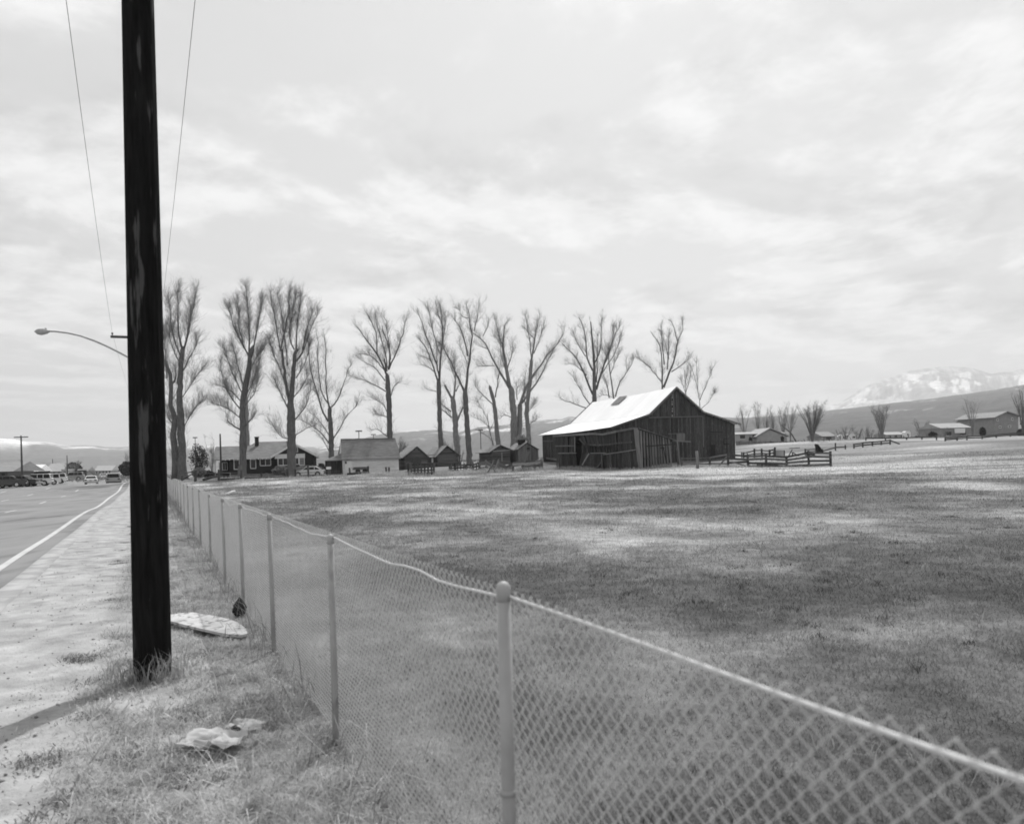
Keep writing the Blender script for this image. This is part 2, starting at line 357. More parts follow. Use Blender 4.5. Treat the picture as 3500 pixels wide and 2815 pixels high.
# ------------------------------------------------------------------ hills and mountains
def ridge(name, pts, R, R0, snow, dark, light, amp, pw=1.3, n=420, m=60, back=1.25, m_=None):
    px = np.array([q[0] for q in pts], float); py = np.array([q[1] for q in pts], float)
    xs = np.linspace(px[0], px[-1], n); yv = np.interp(xs, px, py)
    u = (xs-PX)/F; v = (PY-yv)/F; a = u*CS+v*SN; b = -u*SN+v*CS
    t = np.concatenate([np.linspace(0, 1, m), 1+np.linspace(.03, .35, 10)])
    Tm, Am = np.meshgrid(t, a, indexing='ij'); Hr = EYE+b*R
    Rm = R0+(R-R0)*Tm; X = Am*Rm; Y = Rm
    zf = gz(a*R0, np.full(n, R0))-6
    f1 = fbm(X/R*26, Y/R*20, 6, .55); f2 = 1-np.abs(2*fbm(X/R*34+7, Y/R*5+3, 5, .5)-1)
    Z = zf[None, :]+(Hr-zf)[None, :]*np.clip(Tm, 0, 1)**pw
    mid = np.clip(Tm, 0, 1)*(1-np.clip(Tm, 0, 1))
    Z = Z+mid*amp*((f2-.6)*1.4+(f1-.5))*(Hr-zf)[None, :]
    Z = Z-np.maximum(0, Tm-1)*(Hr-zf)[None, :]*1.6+(fbm(X/R*150, Y/R*150, 3)-.5)*(Hr-zf)[None, :]*.018
    s = snow(np.broadcast_to(xs, Tm.shape), np.clip(Tm, 0, 1), f1, f2)
    tn = dark*(1-s)+light*s; tn = tn*(.82+.36*fbm(X/R*90, Y/R*60, 4, .6))
    q = np.arange(Tm.size).reshape(Tm.shape); f_ = np.stack([q[:-1, :-1], q[:-1, 1:], q[1:, 1:], q[1:, :-1]], -1).reshape(-1, 4)
    return struct(npobj(name, np.stack([X, Y, Z], -1).reshape(-1, 3), f_, 'hill', attrs={'tone': tn.ravel()}, smooth=True))
mat('hill', .85, 1.15, (.02, .02, .02), .97, .02, attr='tone', detail=10)
ridge('mountain_range', [(-900,1470),(-500,1490),(-200,1490),(0,1498),(46,1501),(81,1508),(162,1510),(220,1522),(313,1521),(370,1527),(445,1524),(640,1524),(1034,1522),(1200,1524),(1500,1520),(2100,1500)],
      6500, 1500, lambda x, t, f1, f2: sst(t+(f1-.5)*.7, .80, .92)*sst(x+(f1-.5)*300, 2000, 200)+sst(x, 110, 60)*sst(t+(f2-.5)*.5, .6, .9)*.8, .15, .75, .5)
ridge('low_hill', [(1080,1528),(1200,1512),(1253,1494),(1330,1478),(1419,1468),(1470,1467),(1567,1477),(1606,1467),(1637,1456),(1747,1448),(1780,1444),(1817,1437),(1865,1434),(1920,1432),(1946,1422),(1971,1426),(2080,1436),(2300,1432),(2479,1425),(2560,1430)],
      3600, 900, lambda x, t, f1, f2: .75*sst(f1+.25*t, .78, .84)*sst(t, .35, .6), .13, .7, .5)
ridge('foothill', [(2330,1440),(2479,1426),(2525,1428),(2622,1424),(2760,1410),(2923,1393),(3052,1377),(3182,1362),(3257,1351),(3368,1337),(3461,1322),(3500,1314),(3800,1270),(4300,1230)],
      3000, 420, lambda x, t, f1, f2: .5*sst(f1, .72, .78)*sst(t, .2, .5), .12, .6, .25, pw=1.15)
ridge('snow_mountain', [(2300,1470),(2600,1420),(2700,1404),(2759,1389),(2804,1382),(2863,1382),(2880,1370),(2908,1352),(2960,1319),(2997,1302),(3041,1292),(3071,1280),(3108,1267),(3182,1256),(3250,1252),(3312,1254),(3360,1270),(3386,1276),(3457,1269),(3500,1259),(3700,1225),(4200,1240)],
      7500, 2800, lambda x, t, f1, f2: np.clip(.40+.5*(f1-.5)+.9*(np.abs(2*fbm(x/26+t*2.5, t*2.2+3, 5, .55)-1)-.25)*sst(t, .25, .7)+.7*sst(fbm(x/38, t*9+x/160, 5, .6), .5, .66)*sst(t, .3, .42)*(1-sst(t, .55, .95)), .05, 1), .16, .74, .45, pw=1.05, n=600, m=90)
# ------------------------------------------------------------------ grass
def blades(name, x, y, h, wd, lean, tn, parent=None, m='grass'):
    n = len(x); z = gz(x, y)+micro(x, y)-.012
    ya = RNG.random(n)*6.283; la = RNG.random(n)*6.283; sx, sy = np.cos(ya)*wd/2, np.sin(ya)*wd/2
    lx, ly = np.cos(la)*lean*h, np.sin(la)*lean*h
    v = np.zeros((n, 5, 3))
    for k, (s, f, q) in enumerate(((-1, 0, 0), (1, 0, 0), (-.75, .55, .3), (.75, .55, .3), (0, 1, 1))):
        v[:, k, 0] = x+sx*s+lx*q; v[:, k, 1] = y+sy*s+ly*q; v[:, k, 2] = z+h*f*np.sqrt(np.maximum(.15, 1-(lean*q)**2*.6))
    b = np.arange(n)[:, None, None]*5; f = (b+np.array([[0, 1, 2], [1, 3, 2], [2, 3, 4]])[None]).reshape(-1, 3)
    o = npobj(name, v.reshape(-1, 3), f, m, parent, attrs={'tone': np.repeat(tn, 5)}); o['kind'] = 'stuff'; return o
def scatter(n, c0, c1, y0, y1, clump=0, pw=1.0):
    c = c0+(c1-c0)*RNG.random(n); t = RNG.random(n)**pw; y = y0*(y1/y0)**t; x = c-KS*y
    if clump: x = x+RNG.normal(0, clump, n); y = y+RNG.normal(0, clump, n)
    k = (np.abs(x) < .70*y+1.6) & (y > .8); return x[k], y[k]
def tufts(n, per, c0, c1, y0, y1, rad, thr=None):
    cx, cy = scatter(n, c0, c1, y0, y1)
    if thr is not None: k = fbm(cx*.8+4, cy*.8, 4) > thr; cx, cy = cx[k], cy[k]
    x = np.repeat(cx, per)+RNG.normal(0, 1, len(cx)*per)*rad; y = np.repeat(cy, per)+RNG.normal(0, 1, len(cx)*per)*rad
    return x, y, np.repeat(RNG.random(len(cx)), per)
def tag_g(o, label): return tag(o, label, 'grass', kind='stuff')
x, y = scatter(90000, -.6, 1.3, 1.5, 34); x2, y2, r2 = tufts(2200, 22, -.45, 1.25, 1.6, 30, .05, .45); x3, y3, r3 = tufts(260, 12, -1.0, -.2, 3, 30, .06, .55)
k = RNG.random(len(x)) < sst(fbm(x*1.6+2, y*1.6, 4)+.25*(x+KS*y), .38, .62)*.9+.05; x, y = x[k], y[k]
x = np.concatenate([x, x2, x3]); y = np.concatenate([y, y2, y3]); nb = len(x)-len(x2)-len(x3); hh = np.concatenate([.03+.05*RNG.random(nb), .04+.13*r2*RNG.random(len(x2))**.5, .02+.04*RNG.random(len(x3))])
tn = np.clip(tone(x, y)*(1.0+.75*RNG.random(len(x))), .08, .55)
x4, y4, r4 = tufts(150, 110, -.75, .4, 2.5, 26, .07, .5); x = np.concatenate([x, x4]); y = np.concatenate([y, y4]); hh = np.concatenate([hh, .02+.05*RNG.random(len(x4))]); tn = np.concatenate([tn, .12+.1*RNG.random(len(x4))])
tag_g(blades('verge_grass', x, y, hh, .004+.005*RNG.random(len(x)), .7+1.1*RNG.random(len(x)), tn), 'matted dry grass and weeds on the verge beside the chain link fence')
def fs(n, y0, y1): 
    y = y0*(y1/y0)**RNG.random(n); x = (RNG.random(n)*2-1)*(.68*y+1.5); k = x+KS*y > 1.12; return x[k], y[k]
x, y = fs(260000, 1.1, 12); xb, yb = fs(240000, 12, 105)
x = np.concatenate([x, xb]); y = np.concatenate([y, yb]); n1 = fbm(x*.5, y*.4, 4); hh = (.03+.05*RNG.random(len(x)))*(.6+.9*n1)*(1+np.clip((y-10)/40, 0, 1.2))
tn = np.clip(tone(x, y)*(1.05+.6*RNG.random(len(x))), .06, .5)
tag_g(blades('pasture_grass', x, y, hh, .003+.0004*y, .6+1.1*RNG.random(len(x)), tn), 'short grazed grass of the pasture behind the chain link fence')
# scattered weeds and clumps in the pasture, dead stalks and gravel on the verge
cx, cy = fs(900, 2.5, 75); k = fbm(cx*.3+1, cy*.3, 3) > .45; cx, cy = cx[k], cy[k]; sp_ = .05+.0015*cy
x = np.repeat(cx, 26)+RNG.normal(0, 1, len(cx)*26)*np.repeat(sp_, 26); y = np.repeat(cy, 26)+RNG.normal(0, 1, len(cx)*26)*np.repeat(sp_, 26); rc = np.repeat(RNG.random(len(cx)), 26)
tag_g(blades('pasture_weeds', x, y, .05+.13*rc*RNG.random(len(x)), .004+.0005*y, .5+.8*RNG.random(len(x)), np.where(rc > .45, .32, .07)*(.7+.6*RNG.random(len(x)))), 'scattered clumps of pale and dark weeds in the pasture')
x, y = scatter(700, -.5, 1.3, 1.6, 16); tag_g(blades('dry_stalks', x, y, .12+.3*RNG.random(len(x)), .004+.004*RNG.random(len(x)), 1.2+.5*RNG.random(len(x)), .3+.25*RNG.random(len(x))), 'broken pale dead stalks lying in the verge grass')
x, y = scatter(1800, -1.85, .5, 1.8, 26); n = len(x); s_ = .004+.012*RNG.random(n)**3; z = gz(x, y)+micro(x, y)
oc = np.array([[1, 0, 0], [-1, 0, 0], [0, 1, 0], [0, -1, 0], [0, 0, .7], [0, 0, -.5]]); v = np.stack([x, y, z+s_*.3], -1)[:, None]+(oc[None]*(.7+.6*RNG.random((n, 6, 1))))*s_[:, None, None]
f = (np.arange(n)[:, None, None]*6+np.array([[0, 2, 4], [2, 1, 4], [1, 3, 4], [3, 0, 4], [2, 0, 5], [1, 2, 5], [3, 1, 5], [0, 3, 5]])[None]).reshape(-1, 3)
tag(npobj('gravel', v.reshape(-1, 3), f, 'ground', attrs={'tone': np.repeat(.2+.25*RNG.random(n), 6)}), 'loose gravel scattered over the dirt shoulder', 'gravel', kind='stuff')
# tall dry grass round the farm buildings and at the fence foot
def line_tufts(pts, n, spread, h, wd, tn0):
    pts = [Vector(p) for p in pts]; xs, ys_ = [], []
    tot = sum((b-a).length for a, b in zip(pts, pts[1:]))
    for a, b in zip(pts, pts[1:]):
        k = int(n*(b-a).length/tot); t = RNG.random(k); xs.append(a.x+(b.x-a.x)*t+RNG.normal(0, spread, k)); ys_.append(a.y+(b.y-a.y)*t+RNG.normal(0, spread, k))
    x = np.concatenate(xs); y = np.concatenate(ys_); cl = fbm(x*.9, y*.9, 3)
    h_ = h*(.25+.9*RNG.random(len(x)))*(.35+1.3*cl); return x, y, h_, wd*(.6+.8*RNG.random(len(x))), tn0*(.7+.6*RNG.random(len(x)))
def pt(q, Z): p = P(*q, Z); return (p.x, p.y, 0)
_pb = P(523, 2292, 6.43)
segs = [line_tufts([(_pb.x-.25, _pb.y-.12, 0), (_pb.x+.1, _pb.y-.2, 0), (_pb.x+.3, _pb.y-.05, 0)], 260, .06, .26, .006, .34),
        line_tufts([pt(I(0, 1300), 96), pt(I(350, 1300), 95), pt(I(900, 1350), 90), pt(I(1500, 1380), 85.3), pt(I(2150, 1260), 90)], 5000, .5, .42, .03, .42),
        line_tufts([pt(FF(650, 740), 99), pt(FF(1100, 760), 98), pt(FF(1500, 740), 98.5), pt(FF(2150, 710), 99), pt(H(1000, 960), 98), pt(H(1950, 900), 97)], 8000, .9, .6, .03, .48),
        line_tufts([pt(J(380, 890), 82), pt(J(900, 895), 77), pt(J(1980, 905), 74.2)], 2500, .3, .3, .025, .4),
        line_tufts([pt(E(100, 880), 88), pt(E(900, 880), 92), pt(E(1600, 850), 96), pt(E(2060, 810), 98)], 3000, .8, .3, .03, .36),
        line_tufts([(1.05-.445*y_, y_, 0) for y_ in (2.2, 5, 9, 16, 30, 60)], 2600, .13, .36, .007, .26),
        line_tufts([(1.1-.445*y_, y_, 0) for y_ in (26, 60, 90)], 1800, .3, .5, .02, .26)]
x, y, hh, wd, tn = [np.concatenate(q) for q in zip(*segs)]
tag_g(blades('tall_dry_grass', x, y, hh, wd, .25+.6*RNG.random(len(x)), tn), 'tall pale dry grass along the fences and the foot of the barn')
# ------------------------------------------------------------------ tubes in bulk
def tubes(pts, rad, n=3):
    pts = np.asarray(pts, float); Nn, m, _ = pts.shape; rad = np.broadcast_to(np.asarray(rad, float), (Nn, m))
    d = np.empty_like(pts); d[:, 1:-1] = pts[:, 2:]-pts[:, :-2]; d[:, 0] = pts[:, 1]-pts[:, 0]; d[:, -1] = pts[:, -1]-pts[:, -2]
    d /= np.linalg.norm(d, axis=2, keepdims=True)+1e-9
    mean = d.mean(1, keepdims=True); ref = np.where(np.abs(mean[..., 1:2]) < .8, np.array([0, 1., 0]), np.array([1., 0, 0]))
    a = np.cross(d, np.broadcast_to(ref, d.shape)); a /= np.linalg.norm(a, axis=2, keepdims=True)+1e-9; b = np.cross(a, d)
    th = np.arange(n)*2*math.pi/n
    v = pts[:, :, None]+rad[..., None, None]*(a[:, :, None]*np.cos(th)[:, None]+b[:, :, None]*np.sin(th)[:, None])
    q = np.arange(Nn*m*n).reshape(Nn, m, n); q2 = np.roll(q, -1, 2)
    f = np.stack([q[:, :-1], q2[:, :-1], q2[:, 1:], q[:, 1:]], -1).reshape(-1, 4); return v.reshape(-1, 3), f
# ------------------------------------------------------------------ chain link fence along the street
fpos = [.06, 2.42, 4.72, 7.08, 9.42, 11.75, 14.6]
while fpos[-1] < 92: fpos.append(fpos[-1]+2.9)
fp = [Vector((1.05-KS*y_, y_, g1(1.05-KS*y_, y_))) for y_ in fpos]
fence = thing('chain_link_fence', 'long galvanised chain link fence between the verge and the pasture', 'fence', fp[1])
SP = 2.6
def panel_mesh(L, Ht):
    k = int(round(L/.026)); nz_ = int(Ht/.026); i = np.arange(k)[:, None]; j = np.arange(nz_+1)[None, :]
    x = (i+((i+j) % 2)*1.16-.08)*(L/k); z = .03+j*.026+0*i; yv = .004*np.where((j+i) % 2, 1, -1)
    v, f = tubes(np.stack([x, yv, z], -1), .0019, 3); return v, f
pv, pf = panel_mesh(1.0, 1.2)
me0 = None
for a, b in zip(fp, fp[1:]):
    d = b-a; L = d.length
    key = round(L, 1)
    if me0 is None or me0[0] != key:
        v, f = panel_mesh(L, 1.215); tmp = npobj('wire_mesh', v, f, 'wire_steel'); me0 = (key, tmp.data); bpy.data.objects.remove(tmp)
    o = bpy.data.objects.new('wire_mesh', me0[1]); COL.objects.link(o); o.parent = fence; o['kind'] = 'stuff'
    o.location = a-org(fence); o.rotation_euler = (0, -math.asin(d.z/L), math.atan2(d.y, d.x))
ct = []
for i, p in enumerate(fp):
    near = i == 1; r = .021 if near else .0195; top = 1.228 if near else random.uniform(1.195, 1.215); ln = random.uniform(-.012, .012)
    off = Vector((-.008, -.03, 0)); q = p+off
    mb = MB().tube([q+Vector((0, 0, -.3)), q+Vector((ln*.5, 0, top*.5)), q+Vector((ln, 0, top))], r, 12); po = obj('post', mb, 'galvanised', fence, True)
    cp = MB().tube([q+Vector((ln, 0, top-.035)), q+Vector((ln, 0, top-.005)), q+Vector((ln, 0, top)), q+Vector((ln, 0, top+r*.55)), q+Vector((ln, 0, top+r*.95)), q+Vector((ln, 0, top+r*1.15))], [r*1.04, r*1.04, r*1.06, r*.98, r*.62, r*.12], 12)
    obj('post_cap', cp, 'galvanised', po, True)
    if near:
        for hz in (.62,): obj('tie_band', MB().tube([q+Vector((0, 0, hz)), q+Vector((0, 0, hz+.018))], r*1.18, 12), 'galvanised', po, True)
    ct.append(p+Vector((0, 0, 1.205 if near else (1.225 if i == 0 else top-.005))))
for i, (a, b) in enumerate(zip(ct, ct[1:])):
    pts = []
    for k in range(13):
        t = k/12; q = a.lerp(b, t); q.z -= (.012 if i < 1 else random.choice((.02, .03, .035)))*math.sin(math.pi*t)*(1+.6*math.sin(5*t+i))+(.008*math.sin(9*t+2*i) if i else 0); pts.append(q)
    obj('top_cable', MB().tube(pts, .0048, 8), 'wire_steel', fence, True)
# ------------------------------------------------------------------ utility poles, crossarms, wires, street light
_p0 = P(523, 2292, 6.43)
POLES = [(_p0.x, _p0.y), (-17.05, 38.0), (-33.0, 74.0), (-50.2, 112.0)]
road_d = Vector((-KS, 1, 0)).normalized(); arm_d = Vector((-1, -KS, 0)).normalized()      # toward the street
HA = 7.8; tips = []
for i, (px_, py_) in enumerate(POLES):
    b = Vector((px_, py_, g1(px_, py_))); lab = ['thick dark creosoted utility pole with splits and pale scars, standing on the verge', 'utility pole that carries the curved street light arm', 'utility pole with short crossarm beyond the street light', 'farthest utility pole on the field side of the street'][i]
    po = thing('utility_pole', lab, 'utility pole', b, 'utility poles along the street')
    if i == 0:
        ax = P(471, 0, 6.43)-P(523, 2292, 6.43); ax = ax.normalized()
    else: ax = Vector((0, 0, 1))
    n = 40 if i == 0 else 10; v = []; r0, r1 = (.143, .092) if i == 0 else (.15, .1); hs = [-.4]+[k*.25 for k in range(46)]
    mb = MB()
    for hgt in hs:
        for k in range(n):
            th = 2*math.pi*k/n; r = r0+(r1-r0)*max(0, hgt)/11.2
            if i == 0: r += .006*(float(vnoise(k*.9+3, hgt*.35))-.5)-.016*max(0, float(vnoise(k*.83+40, hgt*.22))-.72)*4
            c_ = b+ax*hgt; mb.v.append(c_+Vector((math.cos(th)*r, math.sin(th)*r, 0)))
    for a_ in range(len(hs)-1):
        for k in range(n): k2 = (k+1) % n; mb.f.append((a_*n+k, a_*n+k2, (a_+1)*n+k2, (a_+1)*n+k))
    mb.f.append(tuple((len(hs)-1)*n+k for k in range(n)))
    obj('shaft', mb, 'pole_wood' if i == 0 else 'bare_pole', po, i > 0)
    c_ = b+ax*(HA-b.z)+road_d*-.16; e0 = c_+arm_d*(.85 if i == 0 else 1.5); e1 = c_-arm_d*(.8 if i == 0 else .6)
    beam('crossarm', e0, e1, .09, .11, 'bare_pole', po, (0, 0, 1), 0)
    beam('brace', c_+arm_d*.8, c_+Vector((0, 0, -.55)), .03, .008, 'galvanised', po, road_d, 0)
    tp = []
    for e in (e0-arm_d*.08, e1+arm_d*.08):
        obj('insulator', MB().tube([e+Vector((0, 0, .04)), e+Vector((0, 0, .1)), e+Vector((0, 0, .12)), e+Vector((0, 0, .17)), e+Vector((0, 0, .2))], [.015, .015, .05, .04, .025], 8), 'car_dark', po, True); tp.append(e+Vector((0, 0, .2)))
    tips.append(tp)
for k, lab in ((0, 'overhead wire on the street side of the utility poles'), (1, 'overhead wire on the field side of the utility poles')):
    mb = MB(); L_ = [t[k] for t in tips]; L_ = [L_[0]-(L_[1]-L_[0])]+L_
    for a, b in zip(L_, L_[1:]):
        pts = []
        for j in range(17):
            t = j/16; q = a.lerp(b, t); q.z -= .32*4*t*(1-t); pts.append(q)
        mb.tube(pts, .0045, 5)
    tag(obj('overhead_wire', mb, 'dark_wire'), lab, 'wire', 'overhead wires along the street')
b = Vector((POLES[1][0], POLES[1][1], 0)); s0 = P(438, 1221, 37.6)
ap = [b+Vector((0, 0, s0.z-.75))]+[P(*M0(q, r), 37.5) for q, r in ((905, 660), (830, 620), (740, 575), (660, 540), (560, 505), (470, 485), (380, 474), (320, 473))]
sl_ = thing('street_light', 'curved metal street light arm reaching over the road from a utility pole', 'street light', ap[0])
obj('arm', MB().tube(ap, [.045]*5+[.038]*4, 8), 'galvanised', sl_, True)
hp = [P(*M0(q, r), 37.5) for q, r in ((345, 473), (320, 476), (290, 477), (262, 476), (240, 475))]
hd = obj('lamp_head', MB().tube(hp, [.05, .12, .16, .13, .02], 10), 'galvanised', sl_, True)
q = P(*M0(275, 484), 37.5); obj('lens', MB().tube([q+Vector((0, 0, .08)), q, q-Vector((0, 0, .06))], [.17, .13, .04], 10), 'pale_roof', hd, True)
q = P(*M0(320, 466), 37.5); obj('photocell', MB().tube([q-Vector((0, 0, .1)), q, q+Vector((0, 0, .1))], .05, 8), 'galvanised', hd, True)
# ------------------------------------------------------------------ litter on the verge
def onplane(q, z): r = ray(*q); t = (z-EYE)/r.z; return Vector((r.x*t, t, z))
zb = g1(*[G(*Q(400, 1180))[k] for k in (0, 1)])+.07
pol = [onplane(Q(*q), zb) for q in ((20, 1105), (60, 1085), (140, 1072), (230, 1066), (330, 1078), (430, 1098), (520, 1120), (590, 1152), (640, 1198), (640, 1222), (600, 1232), (520, 1230), (430, 1214), (320, 1190), (220, 1168), (120, 1142), (50, 1125))]
ib = thing('ironing_board', 'discarded white ironing board lying flat in the weeds by the chain link fence', 'ironing board', (pol[0].x, pol[0].y, zb-.09))
obj('board_top', MB().prism(pol, (0, 0, -.025)), 'board_white', ib)
ce = sum(pol, Vector())/len(pol); la = (pol[8]-pol[0]).normalized()
for s in (-1, 1):
    n_ = Vector((-la.y, la.x, 0))*s*.09; obj('folded_leg', MB().tube([ce-la*.42+n_+Vector((0, 0, -.05)), ce+la*.42+n_+Vector((0, 0, -.05))], .011, 6), 'galvanised', ib, True)
obj('foot_bar', MB().tube([ce-la*.42-Vector((-la.y, la.x, 0))*.16+Vector((0, 0, -.06)), ce-la*.42+Vector((-la.y, la.x, 0))*.16+Vector((0, 0, -.06))], .011, 6), 'galvanised', ib, True)
def paper(q, size, label, seed, m='paper'):
    p = G(*q); n = 25; gx, gy = np.meshgrid(np.linspace(-.5, .5, n), np.linspace(-.5, .5, n)); sz = size
    ed = 1+.25*(vnoise(gx*5+seed, gy*5)-.5); hgt = (1-np.abs(2*fbm(gx*2.3+seed, gy*2.3+seed, 2)-1))*size*.42; hgt = hgt-hgt.min()
    v = np.stack([p.x+gx*sz*ed, p.y+gy*sz*.7*ed, p.z+.012+hgt*.6+.018*vnoise(gx*14+seed, gy*14)], -1).reshape(-1, 3); q_ = np.arange(n*n).reshape(n, n)
    f = np.stack([q_[:-1, :-1], q_[:-1, 1:], q_[1:, 1:], q_[1:, :-1]], -1).reshape(-1, 4)
    o = npobj('crumpled_paper', v-np.array(p), f, m); o.location = p; return tag(o, label, 'paper', 'paper litter on the verge')
paper(O7(1580, 790), .34, 'large crumpled white paper lying in the verge grass', 3.3); paper(O7(1830, 640), .2, 'smaller crumpled white paper beside the large one', 8.1)
paper(O7(1870, 385), .1, 'small wad of white paper at the foot of the chain link fence', 5.7)
p = G(*Q(585, 1105)); mb = MB()
for k in range(8):
    for j in range(10):
        th = 6.283*j/10; t = k/7; r = .10*math.sin(math.pi*min(1, .15+t*.85))*(1+.5*(float(vnoise(j*1.3+1, k*1.1))-.5)); mb.v.append(p+Vector((r*math.cos(th)*.7, r*math.sin(th), t*.22)))
for k in range(7):
    for j in range(10): j2 = (j+1) % 10; mb.f.append((k*10+j, k*10+j2, k*10+10+j2, k*10+10+j))
tag(obj('black_bag', mb, 'tyre', None, True), 'small black plastic bag slumped against a fence post', 'bag')
p = G(*Q(515, 195)); mb = MB(); dv = Vector((.27, .18, .12)); mb.tube([p+Vector((0, 0, .1))-dv, p+Vector((0, 0, .1))-dv*.96, p+Vector((0, 0, .1))+dv*.55, p+Vector((0, 0, .1))+dv*.8, p+Vector((0, 0, .1))+dv], [.08, .1, .1, .05, .04], 14)
tag(obj('white_jug', mb, 'white_paint', None, True), 'white cylindrical jug lying in the pasture just beyond the chain link fence', 'jug')
# ------------------------------------------------------------------ bare trees
UP = np.array([0, 0, 1.0])
def nrm(a): return a/(np.linalg.norm(a, axis=-1, keepdims=True)+1e-9)
def sprout(pts, rad, n, t0, t1, spread, lift, l0, l1, r0, m=4, curl=.25, wob=.06, wts=None):
    """n shoots from polylines pts (N,k,3): returns shoots (n,m,3) and their radii"""
    Nn, k, _ = pts.shape
    i = RNG.choice(Nn, n, p=wts); t = t0+(t1-t0)*RNG.random(n); s = t*(k-1); a = np.minimum(s.astype(int), k-2); f = (s-a)[:, None]
    p = pts[i, a]*(1-f)+pts[i, a+1]*f; d = nrm(pts[i, a+1]-pts[i, a]); rr = RNG.normal(size=(n, 3)); rr = nrm(rr-d*(rr*d).sum(1, keepdims=True))
    d0 = nrm(d+rr*spread*(.6+.8*RNG.random((n, 1)))+UP*lift*RNG.random((n, 1)))
    L = (l0+(l1-l0)*RNG.random(n)**1.3)*(1.25-.75*t); tt = np.linspace(0, 1, m)[None, :, None]
    bend = nrm(RNG.normal(size=(n, 3))+UP*1.3)
    out = p[:, None]+L[:, None, None]*(tt*d0[:, None]+tt**2*curl*bend[:, None])
    out[:, 1:] += RNG.normal(size=(n, m-1, 3))*wob*L[:, None, None]*tt[:, 1:]
    rb = np.minimum(r0*(.6+.6*RNG.random(n)), np.maximum(.008, rad[i]*.8)) if rad is not None else np.full(n, r0)
    return out, rb[:, None]*(1-.72*np.linspace(0, 1, m))[None], rb
def trim(a, r, b, zm):                        # drop shoots that overtop the crown
    k = (a[:, -1, 2] < zm-1.0*RNG.random(len(a))**2) | (RNG.random(len(a)) < .06); return a[k], r[k], b[k]
def resample(pts, k=9):
    pts = np.asarray(pts, float); s = np.concatenate([[0], np.cumsum(np.linalg.norm(np.diff(pts, axis=0), axis=1))]); t = np.linspace(0, s[-1], k)
    q = np.stack([np.interp(t, s, pts[:, j]) for j in range(3)], 1)
    if len(pts) > 2:
        for _ in range(2): q[1:-1] = .5*q[1:-1]+.25*(q[:-2]+q[2:])
    return q
def tree(label, zf, Z, limbs, dens=1.0, pale=False, l1=(1.2, 3.6), lift=.9, spread=.75, name='poplar_tree', group='bare trees around the farm', tw=.013, depth=.22, foot=None, seedlow=0):
    """limbs: list of (points in zoom pixels, width at start, width at end); the first is the trunk"""
    sc = 1/(zf(1, 0)[0]-zf(0, 0)[0]); L = []; W = []
    for k, (pts, w0, w1) in enumerate(limbs):
        n = len(pts); dz = 0 if k == 0 else random.uniform(-1, 1)*depth*sum(math.dist(a, b) for a, b in zip(pts, pts[1:]))/sc*Z/F
        L.append([P(*zf(*q), Z+dz*(i/(max(1, n-1)))) for i, q in enumerate(pts)]); kk = 1.15 if w0 > 30 else .88; W.append((w0*kk/sc*Z/F/2, w1*kk/sc*Z/F/2))
    b = L[0][0].copy(); gzb = g1(b.x, b.y)
    if foot is None:
        if b.z > gzb: L[0].insert(0, Vector((b.x, b.y, gzb-.2))); b = L[0][0].copy()
    b.z = gzb
    t = thing(name, label, 'tree', b, group); mb = MB()
    k9 = 9; arr = []; rads = []; lens = []
    for k, (pts, (r0, r1)) in enumerate(zip(L, W)):
        q = resample(pts, 26 if k == 0 else k9); m = len(q)
        if k == 0: rr = [(r0*(1+.35*max(0, 1-i/2.6))*(1-i/(m-1))+r1*i/(m-1))*random.uniform(.9, 1.12) for i in range(m)]; q[1:-1] += RNG.normal(size=(m-2, 3))*r0*.07
        else: rr = [r0+(r1-r0)*i/(m-1) for i in range(m)]; q[1:] += RNG.normal(size=(m-1, 3))*.05*np.linspace(.3, 1, m-1)[:, None]*np.linalg.norm(q[-1]-q[0])*.25
        pq = [Vector(a) for a in q]
        if k == 0 and len(limbs) > 1: pq.append(pq[-1]+(pq[-1]-pq[-2]).normalized()*rr[-1]*1.6); rr = rr+[rr[-1]*.2]
        mb.tube(pq, rr, 10 if k == 0 else 7)
        qq = resample(q, k9); arr.append(qq); rads.append((r0+r1)/2); lens.append(np.linalg.norm(qq[-1]-qq[0])*(1 if k else .35))
    tr = obj('trunk', mb, 'bark_pale' if pale else 'bark', t, True)
    arr = np.array(arr); rads = np.array(rads); lens = np.array(lens); wt = lens/lens.sum(); tot = lens.sum()
    n1 = int(6.2*tot*dens)
    A1, R1, b1 = sprout(arr, rads, n1, .12, 1.0, spread, lift, l1[0]*.8, l1[1]*.95, .018, 5, wts=wt, wob=.07, curl=.35)
    tips = arr[1:, -3:] if len(arr) > 1 else arr[:, -3:]
    A1b, R1b, b1b = sprout(tips, None, max(6, int(len(tips)*1.5*dens)), .4, 1, .7, lift, l1[0], l1[1]*.9, .016, 5)
    A1 = np.concatenate([A1, A1b]); R1 = np.concatenate([R1, R1b]); b1 = np.concatenate([b1, b1b])
    zm = arr[:, :, 2].max()
    A1, R1, b1 = trim(A1, R1, b1, zm+.9)
    A2, R2, b2 = sprout(A1, b1, int(len(A1)*5), .1, 1.0, .7, .5, .4, 1.5, .009, 4)
    A2, R2, b2 = trim(A2, R2, b2, zm+1.3)
    A3, R3, b3 = sprout(A2, b2, int(len(A2)*2.8), .1, 1.0, .8, .3, .25, .8, tw*.42, 3)
    vs_, fs_ = [], []; o = 0
    for a_, r_ in ((A1, R1), (A2, np.maximum(R2, .0033)), (A3, np.maximum(R3, .0031))):
        v, f = tubes(a_, r_, 3); vs_.append(v); fs_.append(f+o); o += len(v)
    npobj('crown', np.concatenate(vs_), np.concatenate(fs_), 'twig_pale' if pale else 'twig', t)
    return t
